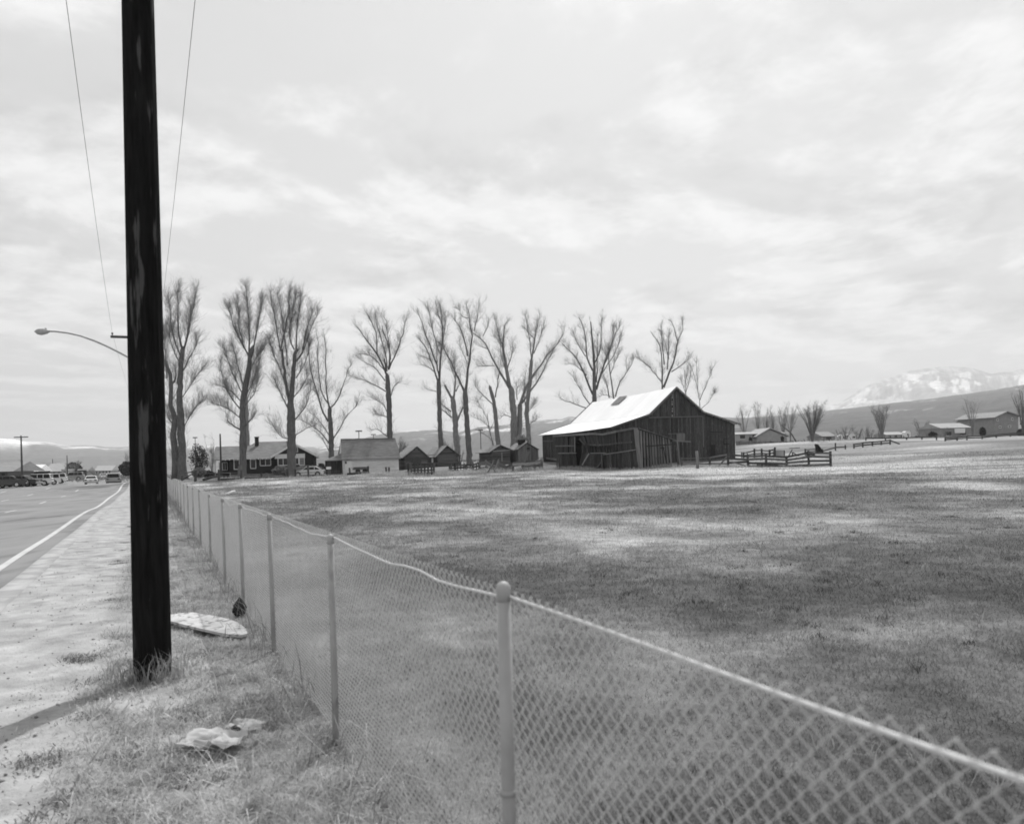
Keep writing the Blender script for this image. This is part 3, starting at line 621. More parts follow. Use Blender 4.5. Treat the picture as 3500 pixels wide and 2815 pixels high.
tree('tall twin trunked bare poplar at the end of the chain link fence', A, 92,
     [([(160,1600),(150,1300),(140,1000),(140,830),(160,640)],62,28), ([(105,1600),(100,1200),(85,1050),(75,900),(45,850),(42,720)],52,16), ([(160,650),(130,560),(128,350),(130,170)],18,3), ([(165,650),(190,560),(215,450),(262,170)],18,3),
      ([(150,700),(110,610),(70,450),(50,260)],14,3), ([(75,900),(110,860),(112,780)],16,8), ([(150,830),(200,720),(280,560)],10,3), ([(150,1000),(220,900),(300,780)],9,3), ([(170,1220),(215,1120),(310,1000)],9,3), ([(45,850),(35,700),(30,500)],12,3), ([(170,620),(200,560),(230,330)],10,3), ([(90,1190),(50,1140)],14,8), ([(150,760),(90,640),(60,520)],9,3)], 1.5, l1=(1,3.2), lift=1.2)
tree('slender bare poplar with a pruned stub and brushy side shoots before the house', A, 98,
     [([(598,1600),(610,1300),(605,1050),(625,920),(650,760),(678,630)],52,28), ([(660,700),(620,630),(540,480),(492,320)],14,3), ([(652,690),(650,500),(628,160)],15,3), ([(682,650),(700,520),(745,350),(758,270)],12,3), ([(650,690),(590,560),(570,380),(575,280)],10,3),
      ([(600,1235),(545,1210),(490,1160)],16,8), ([(620,1210),(660,1160),(692,1130)],14,8), ([(590,1080),(540,1030),(460,880),(440,740)],12,3), ([(600,960),(520,800),(455,620)],10,3), ([(595,1150),(480,1060),(370,1040)],9,3), ([(610,900),(560,720),(520,600)],9,3),
      ([(620,1000),(690,860),(740,700)],9,3), ([(640,850),(700,700),(770,620)],8,3), ([(600,1030),(520,940),(420,900)],9,3), ([(615,1060),(700,960),(720,850)],8,3)], 1.8, l1=(.9,2.6), lift=1.1)
tree('broad bare poplar with several pruned forks in front of the house gable', A, 98.5,
     [([(968,1590),(968,1300),(962,1150),(960,1040)],60,48), ([(960,1060),(985,800),(985,700),(985,640),(1015,628)],36,20), ([(955,1040),(920,880),(915,760),(885,650)],28,20), ([(885,650),(860,500),(830,350),(810,200)],12,3), ([(885,650),(905,550),(940,420),(952,180)],12,3), ([(935,760),(932,600),(900,400),(862,180)],11,3),
      ([(1000,635),(1005,480),(1040,250)],12,3), ([(985,740),(1055,690),(1062,560),(1130,330)],16,3), ([(940,1070),(880,950),(838,850)],12,5), ([(990,1160),(1080,1060),(1110,900)],11,3), ([(990,640),(950,600),(960,420),(1000,240)],11,3), ([(1060,640),(1110,480),(1160,380)],9,3), ([(965,1300),(890,1290),(820,1190)],9,3), ([(985,1280),(1080,1220),(1140,1200)],9,3), ([(920,880),(860,740),(800,560)],9,3), ([(1000,850),(1060,760),(1110,600)],9,3), ([(975,1000),(1060,900),(1090,820)],9,3)], 1.5, l1=(1,3.2), lift=1.1)
tree('open bare tree with wide low limbs behind the end of the house', A, 122,
     [([(1262,1450),(1262,1290),(1250,1080)],40,26), ([(1240,1170),(1180,1080),(1130,850),(1090,700),(1085,560)],16,4), ([(1250,1080),(1225,960),(1215,700),(1222,520)],14,4), ([(1245,1045),(1190,1010),(1160,760),(1160,520)],12,3), ([(1255,1070),(1305,1030),(1340,930),(1400,750)],12,3), ([(1275,1300),(1340,1200),(1380,1120),(1465,1040)],11,3), ([(1245,1330),(1170,1230),(1080,1180),(1015,1150)],11,3), ([(1255,1290),(1190,1180),(1100,1100)],9,3), ([(1250,1400),(1200,1300),(1150,1250)],8,3)], .75, l1=(1,3), lift=.8)
tree('tall bare tree rising behind the white shed', B, 124,
     [([(452,1360),(445,1050),(430,830)],44,34), ([(425,820),(400,750),(345,640),(240,500),(140,380)],20,4), ([(425,790),(405,685)],22,16), ([(440,775),(460,680),(440,560),(380,400)],20,4), ([(445,770),(500,650),(540,540),(600,350)],16,4), ([(345,640),(340,450),(250,280)],12,3), ([(430,760),(420,640),(360,500),(330,270)],12,3), ([(412,870),(330,760),(190,680)],12,3), ([(418,960),(300,890),(110,820)],12,3), ([(455,1010),(490,900),(540,880)],12,4), ([(440,1180),(340,1150)],9,4), ([(430,1340),(340,1270),(290,1290)],10,3), ([(425,1130),(400,1060),(310,1020)],9,3), ([(460,690),(440,500),(400,320)],10,3), ([(420,800),(300,650),(180,640)],10,3)], .95, l1=(.9,2.9), lift=.7)
tree('straight tall bare tree with a forked top behind the log sheds', B, 121,
     [([(885,1430),(870,1100),(865,880)],38,30), ([(860,880),(825,770),(760,570),(700,520)],18,4), ([(870,870),(875,680),(900,530),(905,400),(885,220)],24,4), ([(850,730),(790,580),(750,440),(690,290)],16,4), ([(885,640),(910,480),(930,310)],10,3), ([(875,640),(830,500),(790,330),(770,230)],11,3), ([(825,790),(770,745),(708,735)],9,3), ([(790,690),(715,655)],8,3), ([(870,850),(848,720),(850,600)],14,5), ([(905,420),(860,300),(840,200)],9,3), ([(850,960),(760,940)],7,3)], .95, l1=(.9,2.7), lift=.8)
tree('tall bare tree forking low with a limb crossing its neighbour, behind the corral', B, 114,
     [([(1128,1550),(1100,1150),(1090,960)],44,34), ([(1085,965),(1030,830),(960,690),(905,560),(850,525)],22,5), ([(1095,960),(1110,750),(1150,550),(1165,450),(1120,340),(1100,220)],28,4), ([(1165,450),(1200,300),(1207,190)],10,3), ([(1110,660),(1090,530),(1060,450),(985,320)],16,4), ([(1110,730),(1060,600),(1040,560)],7,3), ([(1120,340),(1060,330),(1040,260)],8,3), ([(960,690),(920,640)],8,3)], .85, l1=(.9,2.6), lift=.7)
tree('pale bare tree with a broken limb between two darker trunks', B, 150,
     [([(1022,1490),(1005,1200),(985,1030)],46,36), ([(978,1020),(945,960),(915,905)],24,20), ([(990,1030),(1010,900),(1000,800),(1000,640)],22,4), ([(1010,960),(1045,890)],14,5), ([(970,1130),(880,1060)],16,6), ([(975,1180),(880,1100)],16,6), ([(1010,1240),(1060,1120),(1082,1085)],22,12), ([(1020,1250),(960,1150)],8,3), ([(1005,850),(950,700),(940,600)],9,3), ([(1060,1110),(1100,1000)],7,3)], .8, True, lift=.8)
tree('grey trunk with a sawn off stub and one side limb behind the small cabin', B, 135,
     [([(1372,1420),(1350,1200),(1335,1050),(1300,925)],38,24), ([(1345,1010),(1368,880),(1392,700)],14,4), ([(1330,1075),(1240,990),(1165,910)],12,4), ([(1240,990),(1190,1050)],6,3)], .8, True, lift=.8)
tree('small thin bare tree behind the small cabin roof', B, 145, [([(1330,1420),(1292,1270),(1275,1150)],16,6), ([(1290,1260),(1230,1200),(1170,1180)],6,3), ([(1280,1200),(1230,1100),(1190,1040)],6,3), ([(1300,1290),(1350,1180)],6,3), ([(1325,1380),(1270,1330),(1200,1290)],6,3)], .7, True, l1=(.6,1.8), lift=.5)
tree('massive twin trunked bare tree with wide spreading limbs left of the barn', B, 128,
     [([(1500,1530),(1503,1150),(1480,940)],52,44), ([(1548,1500),(1550,1200),(1552,1070)],46,36), ([(1470,940),(1370,780),(1280,600),(1240,490),(1165,462)],26,6), ([(1465,920),(1440,750),(1400,560),(1412,430),(1450,350)],32,4), ([(1445,770),(1500,600),(1490,560)],12,5), ([(1552,1080),(1570,1020),(1620,870),(1740,740),(1800,630),(1880,540)],30,8), ([(1570,1060),(1640,960),(1720,850),(1780,720),(1850,590)],22,5), ([(1240,490),(1290,400),(1290,330)],9,3), ([(1400,560),(1360,430),(1340,340)],10,3), ([(1410,600),(1340,480)],9,3), ([(1340,740),(1200,745)],9,3), ([(1880,540),(1925,470),(1930,430)],9,3), ([(1480,1180),(1420,1150),(1380,1190)],9,4), ([(1530,1030),(1520,930),(1560,900)],10,4), ([(1280,600),(1200,570)],8,3), ([(1440,800),(1390,640),(1380,500)],10,3)], .9, True, l1=(.9,2.8), lift=.8)
tree('bare tree with a tall narrow top behind the twin trunked tree', B, 142,
     [([(1632,1400),(1608,1130),(1635,900),(1650,700)],38,24), ([(1650,700),(1680,520),(1700,380),(1725,310)],20,3), ([(1655,720),(1640,560),(1620,430),(1598,310)],14,3), ([(1670,640),(1740,470),(1760,370)],11,3), ([(1605,1100),(1580,960),(1600,800)],14,4), ([(1610,1150),(1690,1050)],8,3), ([(1680,520),(1590,420)],9,3), ([(1640,860),(1700,800)],7,3), ([(1615,1250),(1700,1190)],8,3)], 1.0, True, l1=(.8,2.4), lift=.8)
tree('large many limbed bare tree standing behind the far end of the barn', C, 138,
     [([(575,980),(575,750),(570,600),(560,450),(542,250)],50,8), ([(560,860),(500,720),(460,620),(380,500),(305,430)],22,5), ([(560,660),(500,540),(510,350),(440,200)],18,4), ([(590,820),(640,650),(690,500),(750,350),(790,280)],24,4), ([(570,610),(630,500),(632,190)],14,3), ([(550,960),(480,880),(440,780),(385,700)],12,3), ([(530,985),(400,940),(270,895)],12,3), ([(590,760),(600,600),(600,350)],14,3), ([(650,620),(720,480),(740,260)],12,3), ([(500,540),(420,420),(400,330)],9,3), ([(640,680),(760,500),(800,330)],9,3), ([(510,700),(400,600),(350,600)],9,3)], .85, l1=(.9,2.8), lift=.9)
tree('smaller bare tree with a long bent limb behind the barn ridge', C, 150,
     [([(740,900),(710,700),(690,550),(700,420)],26,6), ([(752,880),(790,740),(860,660),(912,555)],14,4), ([(700,890),(680,770),(645,680)],14,4), ([(710,690),(760,560),(790,500)],9,3), ([(690,560),(640,470)],9,3), ([(850,670),(840,560)],6,3), ([(740,890),(660,860),(600,880)],7,3)], .8, True, l1=(.8,2.4), lift=.9)
tree('bare tree with a wide fork showing above the barn peak', C, 140,
     [([(1150,830),(1145,600),(1140,450),(1050,330)],30,5), ([(1160,800),(1210,660),(1260,560),(1280,400),(1325,240)],22,4), ([(1190,650),(1205,500),(1210,320)],12,3), ([(1140,750),(1050,640),(925,535)],10,3), ([(1225,670),(1320,610),(1392,550)],12,4), ([(1165,610),(1150,450),(1140,260)],12,3), ([(1280,420),(1240,260),(1200,220)],9,3), ([(1205,560),(1170,420)],9,3)], .8, l1=(.8,2.3), lift=.7)
tree('thin young bare tree rising beyond the right roof slope of the barn', C, 125, [([(1468,1010),(1465,900),(1420,700),(1390,620)],10,4), ([(1466,910),(1540,740),(1582,620)],9,3), ([(1450,830),(1440,640),(1445,540)],7,3), ([(1470,990),(1540,930),(1580,860)],6,3)], .45, True, l1=(.7,2.2), lift=.8)
tree('low twiggy tree behind the right roof slope of the barn', C, 150, [([(1350,900),(1345,760),(1335,650)],9,4), ([(1350,860),(1310,740)],6,3), ([(1350,840),(1385,720),(1390,600)],6,3), ([(1345,760),(1365,640)],5,3)], .7, True, l1=(.6,1.8), lift=.7)
tree('thick trunk partly hidden by the slender poplar behind the house roof', A, 140, [([(640,1345),(635,1200),(630,1000)],36,26), ([(632,1050),(600,900),(580,800)],10,3), ([(632,1020),(680,900),(700,800)],10,3)], .8, True)
def auto_tree(label, q, Z, hpx, spx, stems, thick=.09, name='bare_tree', group='bare trees beyond the farm', dens=1.0, pale=True, l1=(.8, 2.4), trunk=.2, lift=.7, tw=.013):
    b = base(*q, Z); t = thing(name, label, 'tree', b, group); s = Z/F; Hm = hpx*s; Sm = spx*s/2; L = []; mb = MB()
    for k in range(stems):
        a = random.uniform(0, 6.283); rr = Sm*random.uniform(.3, 1.0); top = b+Vector((math.cos(a)*rr, math.sin(a)*rr, Hm*random.uniform(.68, .92)))
        t0 = Hm*trunk*random.uniform(.5, 1); f = b+Vector((math.cos(a)*thick*.8, math.sin(a)*thick*.8, t0)); pts = [b+Vector((math.cos(a)*thick*.5, math.sin(a)*thick*.5, -.2)), f, f.lerp(top, .5)+Vector((0, 0, Hm*.04))+Vector((random.uniform(-.1, .1), random.uniform(-.1, .1), 0))*Sm, top]
        q_ = resample(pts, 9); L.append(q_); mb.tube([Vector(c) for c in q_], [thick*(1-.8*i/8) for i in range(9)], 6)
    obj('trunk', mb, 'bark_pale' if pale else 'bark', t, True); arr = np.array(L)
    k = Hm/9
    A1, R1, b1 = sprout(arr, np.full(stems, thick), int(9*stems*dens), .25, 1.0, .75, lift, l1[0]*k, l1[1]*k, .024, 4); A2, R2, b2 = sprout(A1, b1, len(A1)*4, .1, 1, .7, .4, .5*k, 1.5*k, .013, 3); A3, R3, b3 = sprout(A2, b2, len(A2)*2, .1, 1, .8, .3, .3*k, .8*k, tw*.6, 3)
    vs_, fs_ = [], []; o = 0
    for a_, r_ in ((A1, R1), (A2, np.maximum(R2, .007)), (A3, np.maximum(R3, .006))):
        v, f = tubes(a_, r_, 3); vs_.append(v); fs_.append(f+o); o += len(v)
    npobj('crown', np.concatenate(vs_), np.concatenate(fs_), 'twig_pale' if pale else 'twig', t); return t
def leafy(label, q, Z, hpx, wpx, name='shrub', m='bush', n=1500, group='shrubs around the farm', leaf=.16, flat=1.0, cat='shrub', trunk_h=0.12, hole=.35):
    b = base(*q, Z); s = Z/F; Hm = hpx*s; Wm = wpx*s/2; t = thing(name, label, cat, b, group)
    mb = MB()
    for k in range(7):
        a = k*.9; e = b+Vector((math.cos(a)*Wm*.5, math.sin(a)*Wm*.5, Hm*random.uniform(.45, .8))); mb.tube([b+Vector((0, 0, -.1)), b.lerp(e, .4)+Vector((0, 0, Hm*.08)), e], [.06, .04, .015], 5)
    obj('trunk', mb, 'bark', t)
    d = nrm(RNG.normal(size=(n, 3))); r = RNG.random(n)**.4; c = d*r[:, None]; lump = .75+.5*fbm(d[:, 0]*2.2+5+d[:, 2], d[:, 1]*2.2+d[:, 2]*1.7, 3)
    c = c*lump[:, None]; k = fbm(c[:, 0]*3+9+c[:, 2], c[:, 1]*3+c[:, 2]*2, 3) > hole; c = c[k]; n = len(c)
    p = np.stack([b.x+c[:, 0]*Wm, b.y+c[:, 1]*Wm*flat, b.z+Hm*(trunk_h+(1-trunk_h)*(c[:, 2]*.5+.5))], -1)
    a1 = nrm(RNG.normal(size=(n, 3))); a2 = nrm(np.cross(a1, RNG.normal(size=(n, 3)))); sz = leaf*(.6+.8*RNG.random((n, 1)))
    v = np.stack([p-a1*sz, p+a2*sz*.5, p+a1*sz, p-a2*sz*.5], 1).reshape(-1, 3); f = np.arange(n*4).reshape(n, 4)
    npobj('crown', v, f, m, t); return t
leafy('dark leafy evergreen shrub at the porch end of the house', E(320,760), 104, 118, 66, 'evergreen_shrub', 'leaf_dark', 3000, leaf=.1, hole=.5)
leafy('low round shrub at the foot of the twin trunked poplar', E(320,790), 100, 40, 50, m='bush', n=1200)
leafy('dark low bush below the porch', E(440,810), 101, 28, 46, m='leaf_dark', n=900)
leafy('rounded grey bush under the double window of the house', E(1420,790), 104, 40, 58, n=1800)
leafy('long clipped hedge behind the white hatchback', E(1790,760), 109, 36, 110, 'hedge', n=2600)
leafy('small dark conical bush behind the end of the house', E(1955,640), 125, 34, 26, m='leaf_dark', n=900)
leafy('pale rounded clump beside the house foundation', E(1225,775), 102, 14, 20, m='bush', n=500)
leafy('small dark fir in the pasture edge beyond the small cabin', H(605,500), 170, 24, 12, m='leaf_dark', n=700)
auto_tree('thin young bare tree at the porch end of the house', E(490,720), 103, 150, 60, 4, .05, dens=.8, l1=(.8,2.2))
auto_tree('spreading bare orchard tree behind the white shed roof', FF(1060,600), 122, 110, 110, 9, .07, dens=1.6, trunk=.1, lift=.5, pale=False)
auto_tree('bare orchard tree behind the second log shed', FF(1760,640), 128, 110, 90, 8, .07, dens=1.5, trunk=.15, lift=.4)
auto_tree('low dark curved tree at the corner of the second log shed', FF(1850,560), 118, 60, 40, 5, .08, dens=.6, pale=False, trunk=.05)
# ------------------------------------------------------------------ buildings
AF = math.radians(18)
def roofslab(f, parent, m, ua, za, ub, zb, w0, w1, th, name='roof', lip=True):
    """one roof slope between (ua,za) and (ub,zb), running from w0 to w1"""
    n = Vector((-(zb-za), 0, ub-ua)); n = n/n.length; 
    if n.z < 0: n = -n
    q = [f.pt(ua, w0, za), f.pt(ub, w0, zb), f.pt(ub, w1, zb), f.pt(ua, w1, za)]; off = (f.g*n.x+Vector((0, 0, n.z)))*th
    return obj(name, MB().prism(q, off), m, parent)
def gable_shed(name, label, O, a, uL, uR, zb, zL, zR, uP, zP, L, wall, style, roof, over=.35, row=.28, th=.07, gap=.02, group=None, wood=None, floor_z=None):
    f = Frame(O, a); t = thing(name, label, 'building' if style == 'plain' else 'shed', f.pt(uL, 0, zb), group)
    zb0 = zb-.4; core = [f.pt(uL+.06, .06, zb0), f.pt(uR-.06, .06, zb0), f.pt(uR-.06, .06, zR-.06), f.pt(uP, .06, zP-.06), f.pt(uL+.06, .06, zL-.06)]
    obj('wall', MB().prism(core, f.d*(L-.12)), wall if style == 'plain' else 'dark_inside', t)
    pl = lambda u: (zL+(zP-zL)*(u-uL)/(uP-uL)) if u < uP else (zP+(zR-zP)*(u-uP)/(uR-uP))
    if style == 'log':
        z = zb-.15
        while z < zP-.25:
            zz_ = z+row/2
            if zz_ < min(zL, zR): a_, b_ = uL, uR
            else: a_ = uL+(uP-uL)*max(0, (zz_+row*.5-zL)/(zP-zL)); b_ = uR-(uR-uP)*max(0, (zz_+row*.5-zR)/(zP-zR))
            if b_-a_ > .3: beam('log', f.pt(a_+random.uniform(-.05, .05), .03, zz_), f.pt(b_+random.uniform(-.05, .05), .03, zz_+random.uniform(-.02, .02)), row-gap, .12, wall, t, f.d)
            if zz_ < zL: beam('log', f.pt(uL+.02, -.05, zz_), f.pt(uL+.02, L, zz_), row-gap, .12, wall, t, f.g)
            z += row
    elif style == 'board':
        u = uL+row/2
        while u < uR: beam('board', f.pt(u, .03, zb-.2+random.uniform(-.05, .05)), f.pt(u+random.uniform(-.03, .03), .03, min(pl(u-row/2), pl(u+row/2))-.02), row-gap, .05, wall, t, f.d); u += row
        w_ = row/2
        while w_ < L: beam('board', f.pt(uL+.02, w_, zb-.2), f.pt(uL+.02, w_, zL-.02), row-gap, .05, wall, t, f.g); w_ += row
    sl = (zP-zL)/(uP-uL); sr = (zP-zR)/(uR-uP)
    roofslab(f, t, roof, uL-over, zL-over*sl, uP, zP, -over, L+over, th); roofslab(f, t, roof, uP, zP, uR+over, zR-over*sr, -over, L+over, th)
    return f, t
def win(f, t, q0, q1, w_=0, frame='white_paint', bar=.09, glass='glass', panes=1, name='window', depth=.05):
    u0, z1 = f.hw(q0, w_); u1, z0 = f.hw(q1, w_); wn = obj(name, MB().prism([f.pt(u0, w_, z0), f.pt(u1, w_, z0), f.pt(u1, w_, z1), f.pt(u0, w_, z1)], f.d*-.02), glass, t)
    for (a, b) in (((u0, z0), (u1, z0)), ((u0, z1), (u1, z1)), ((u0, z0), (u0, z1)), ((u1, z0), (u1, z1))): beam('window_frame', f.pt(a[0], w_-.02, a[1]), f.pt(b[0], w_-.02, b[1]), bar, depth, frame, wn, f.d, 0)
    for k in range(1, panes): u = u0+(u1-u0)*k/panes; beam('window_bar', f.pt(u, w_-.022, z0), f.pt(u, w_-.022, z1), bar*.8, depth, frame, wn, f.d, 0)
    zm = (z0+z1)/2; beam('sash_bar', f.pt(u0, w_-.024, zm), f.pt(u1, w_-.024, zm), bar*.4, depth*.8, 'house_wall', wn, f.d, 0)
    return wn
# ---- log sheds
def fz(f, q, w_=0): return f.hw(q, w_)
def shed_px(name, label, zfn, Z, qL, qP, qR, zbase, L, **k):
    O = P(*qL, Z); O.z = 0; f = Frame(O, AF); uL, zL = fz(f, qL); uP, zP = fz(f, qP); uR, zR = fz(f, qR); zz_ = (zL+zR)/2
    c = f.pt((uL+uR)/2, 0, 0); zb = g1(c.x, c.y); return gable_shed(name, label, O, AF, uL, uR, zb, zL, zR, uP, zP, L, **k)
f, t = shed_px('log_shed', 'weathered log shed with a dark round disc on its front, next to the white shed', FF, 113, FF(1110,505), FF(1270,375), FF(1412,500), 0, 7.5, wall='log', style='log', roof='shake', group='small farm sheds')
u, z = f.hw(FF(1270, 570)); r = 62/3.92*113/F; obj('dark_disc', MB().prism([f.pt(u+r*math.cos(k*.3927), -.08, z+r*.95*math.sin(k*.3927)) for k in range(16)], f.d*-.05), 'bare_pole', t)
f, t = shed_px('log_shed', 'weathered log shed with small side window, second from the white shed', FF, 117, FF(1548,490), FF(1675,365), FF(1828,478), 0, 8.5, wall='log', style='log', roof='shake', group='small farm sheds')
w0, z1 = f.hu(FF(1480, 525), 0); w1, z0 = f.hu(FF(1503, 590), 0); obj('window', MB().prism([f.pt(-.1, w0, z0), f.pt(-.1, w1, z0), f.pt(-.1, w1, z1), f.pt(-.1, w0, z1)], f.g*-.03), 'old_white', t)
f, t = shed_px('small_cabin', 'small dark cabin with a pale tie beam across its gable, behind the corral', H, 116, H(700,590), H(850,492), H(1045,572), 0, 6.5, wall='log', style='log', roof='shake', group='small farm sheds', over=.5)
u0, z0 = f.hw(H(720, 602)); u1, z1 = f.hw(H(1068, 578)); beam('tie_beam', f.pt(u0, -.2, z0), f.pt(u1, -.2, z1), .16, .12, 'pale_rail', t, f.d)
u0, z0 = f.hw(H(885, 620)); u1, z1 = f.hw(H(900, 750)); beam('door_post', f.pt(u0, -.1, z0), f.pt(u0, -.1, z1-.3), .14, .08, 'pale_board', t, f.d)
f, t = shed_px('board_shed', 'small shed of upright grey boards with a ragged cupola, nearest the barn', H, 116, H(1192,560), H(1350,442), H(1548,560), 0, 5.0, wall='grey_board', style='board', roof='shake', group='small farm sheds', over=.2)
wn = win(f, t, H(1347, 527), H(1405, 570), -.03, 'grey_board', .08, 'dark_inside')
cu = f.pt(*([f.hw(H(1320, 400))[0]]), 1.6, f.hw(H(1350, 442))[1]-.2)
cup = obj('cupola', MB().box(cu+Vector((0, 0, .3)), 1.1, 1.1, .7), 'dark_inside', t)
mb = MB(); rr = random.Random(4)
for k in range(60):
    a = rr.uniform(0, 6.28); r = rr.uniform(.1, .85); z_ = cu.z+.65+.75*(1-r)*rr.uniform(.6, 1); p0 = Vector((cu.x+math.cos(a)*r, cu.y+math.sin(a)*r, z_)); d_ = Vector((rr.uniform(-1, 1), rr.uniform(-1, 1), rr.uniform(-.5, .3))).normalized()*.35
    mb.tube([p0-d_, p0+d_], .05, 4)
mb.prism([cu+Vector((-.75, -.75, .66)), cu+Vector((.75, -.75, .66)), cu+Vector((.75, .75, .66)), cu+Vector((-.75, .75, .66))], (0, 0, .1))
obj('cupola_thatch', mb, 'shake', cup)
# ---- white shed
O = P(*FF(290, 740), 108); O.z = 0; f = Frame(O, AF); uL, zE = f.hw(FF(285, 540)); uR, zE2 = f.hw(FF(1028, 515)); zE = (zE+zE2)/2; D = 5.4
zR = f.hw(FF(600, 278), D/2)[1]; c = f.pt((uL+uR)/2, 0, 0); zb = g1(c.x, c.y)
t = thing('white_shed', 'long low white plank shed with a steep shingle roof and a white door', 'shed', f.pt(uL, 0, zb), 'small farm sheds')
prof = [(0.06, zb-.4), (D-.06, zb-.4), (D-.06, zE-.05), (D/2, zR-.08), (.06, zE-.05)]
obj('wall', MB().prism([f.pt(uL+.06, w_, z) for w_, z in prof], f.g*(uR-uL-.12)), 'grey_board', t)
z = zb-.1
while z < zE-.05:
    k0 = uL
    beam('siding_board', f.pt(uL, .02, z+.1), f.pt(uR, .02, z+.1+random.uniform(-.01, .01)), .225, .05, 'old_white', t, f.d+Vector((0, 0, .12))); z += .215
u = 0.12
while u < D:
    zt = zE+(zR-zE)*(1-abs(u-D/2)/(D/2))-.12; beam('gable_board', f.pt(uL+.02, u, zb-.1), f.pt(uL+.02, u, zt), .225, .05, 'old_white', t, f.g); u += .24
for s in (0, 1):
    w0, w1 = (-.25, D/2) if s == 0 else (D+.25, D/2); sl_z = (zR-zE)/(D/2)
    q = [f.pt(uL-.25, w0, zE-.25*sl_z), f.pt(uR+.25, w0, zE-.25*sl_z), f.pt(uR+.1, w1, zR), f.pt(uL+.05, w1, zR)]; obj('roof', MB().prism(q, (0, 0, .09)), 'shingle', t)
for k in range(9): u = uL+(uR-uL)*k/9; beam('ridge_board', f.pt(u, D/2, zR+.1+random.uniform(-.02, .04)), f.pt(u+(uR-uL)/9, D/2, zR+.1+random.uniform(-.02, .04)), .3, .05, 'pale_rail', t, (0, 0, 1))
u0, z1 = f.hw(FF(308, 570)); u1, z0 = f.hw(FF(410, 740)); dr = obj('door', MB().prism([f.pt(u0, -.02, zb), f.pt(u1, -.02, zb), f.pt(u1, -.02, z1), f.pt(u0, -.02, z1)], f.d*-.06), 'white_paint', t)
q0, q1 = f.hw(FF(310, 575)), f.hw(FF(332, 605)); obj('door_window', MB().prism([f.pt(q0[0], -.09, q1[1]), f.pt(q1[0], -.09, q1[1]), f.pt(q1[0], -.09, q0[1]), f.pt(q0[0], -.09, q0[1])], f.d*-.02), 'glass', dr)
hk = f.hw(FF(402, 660)); obj('door_knob', MB().tube([f.pt(hk[0], -.08, hk[1]), f.pt(hk[0], -.14, hk[1])], .04, 6), 'car_dark', dr)
# lean-to on its left end
f2 = Frame(f.pt(uL, 1.2, 0), AF); t2 = thing('lean_to_shed', 'small dark lean-to shed with a hipped shake roof against the end of the white shed', 'shed', f2.pt(-3, 0, zb), 'small farm sheds')
zt = f2.hw(FF(100, 565))[1]; obj('wall', MB().prism([f2.pt(-2.0, .05, zb-.3), f2.pt(-.1, .05, zb-.3), f2.pt(-.1, .05, zt), f2.pt(-2.0, .05, zt)], f2.d*3), 'dark_inside', t2)
for k in range(7): beam('board', f2.pt(-1.9+k*.28, .03, zb-.2), f2.pt(-1.9+k*.28, .03, zt), .22, .05, 'barn_board', t2, f2.d)
zpk = zt+.95; a = [f2.pt(-2.3, -.3, zt), f2.pt(-.08, -.3, zt), f2.pt(-.08, 3.3, zt), f2.pt(-2.3, 3.3, zt), f2.pt(-.08, .9, zpk), f2.pt(-.08, 2.1, zpk)]
obj('roof', MB().add(a, ((0, 1, 4), (0, 4, 5, 3), (3, 5, 2), (0, 3, 2, 1), (1, 2, 5, 4))), 'shake', t2)
# ---- bungalow
AH = math.radians(12); O = P(*E(720, 760), 110); O.z = 0; f = Frame(O, AH); c = f.pt(5, 0, 0); zb = g1(c.x, c.y)
ho = thing('bungalow', 'dark bungalow with white trimmed windows, white gable rakes and grey shingle roof', 'house', f.pt(0, 0, zb))
uA = f.hw(E(718, 560))[0]; uB = f.hw(E(1320, 560))[0]; uC = f.hw(E(1862, 560))[0]; zE = f.hw(E(1000, 532), -.6)[1]
zf_ = f.hw(E(1000, 742))[1]
uG0, uG1 = f.hw(E(1275, 535), -1.2)[0], f.hw(E(1905, 497), -1.2)[0]; uGP, zGP = f.hw(E(1582, 338), -1.2)
DH = 9.0; zr = f.hw(E(1250, 308), DH/2)[1]
obj('wall', MB().prism([f.pt(uA, 0, zb-.3), f.pt(uC, 0, zb-.3), f.pt(uC, 0, zE), f.pt(uA, 0, zE)], f.d*DH), 'house_wall', ho)
obj('foundation', MB().prism([f.pt(uA-.04, -.04, zb-.3), f.pt(uB, -.04, zb-.3), f.pt(uB, -.04, zf_), f.pt(uA-.04, -.04, zf_)], f.d*.2), 'foundation', ho)
uRd0 = f.hw(E(880, 360), DH/2)[0]; uRd1 = f.hw(E(1412, 305), DH/2)[0]
rz = zE-.12
rv = [f.pt(uA-.6, -.7, rz), f.pt(uC+.5, -.7, rz), f.pt(uC+.5, DH+.7, rz), f.pt(uA-.6, DH+.7, rz), f.pt(uA+3.2, DH/2, zr), f.pt(uRd1+1.2, DH/2, zr)]
obj('roof', MB().add(rv, ((0, 1, 5, 4), (1, 2, 5), (2, 3, 4, 5), (3, 0, 4), (3, 2, 1, 0))), 'shingle', ho)
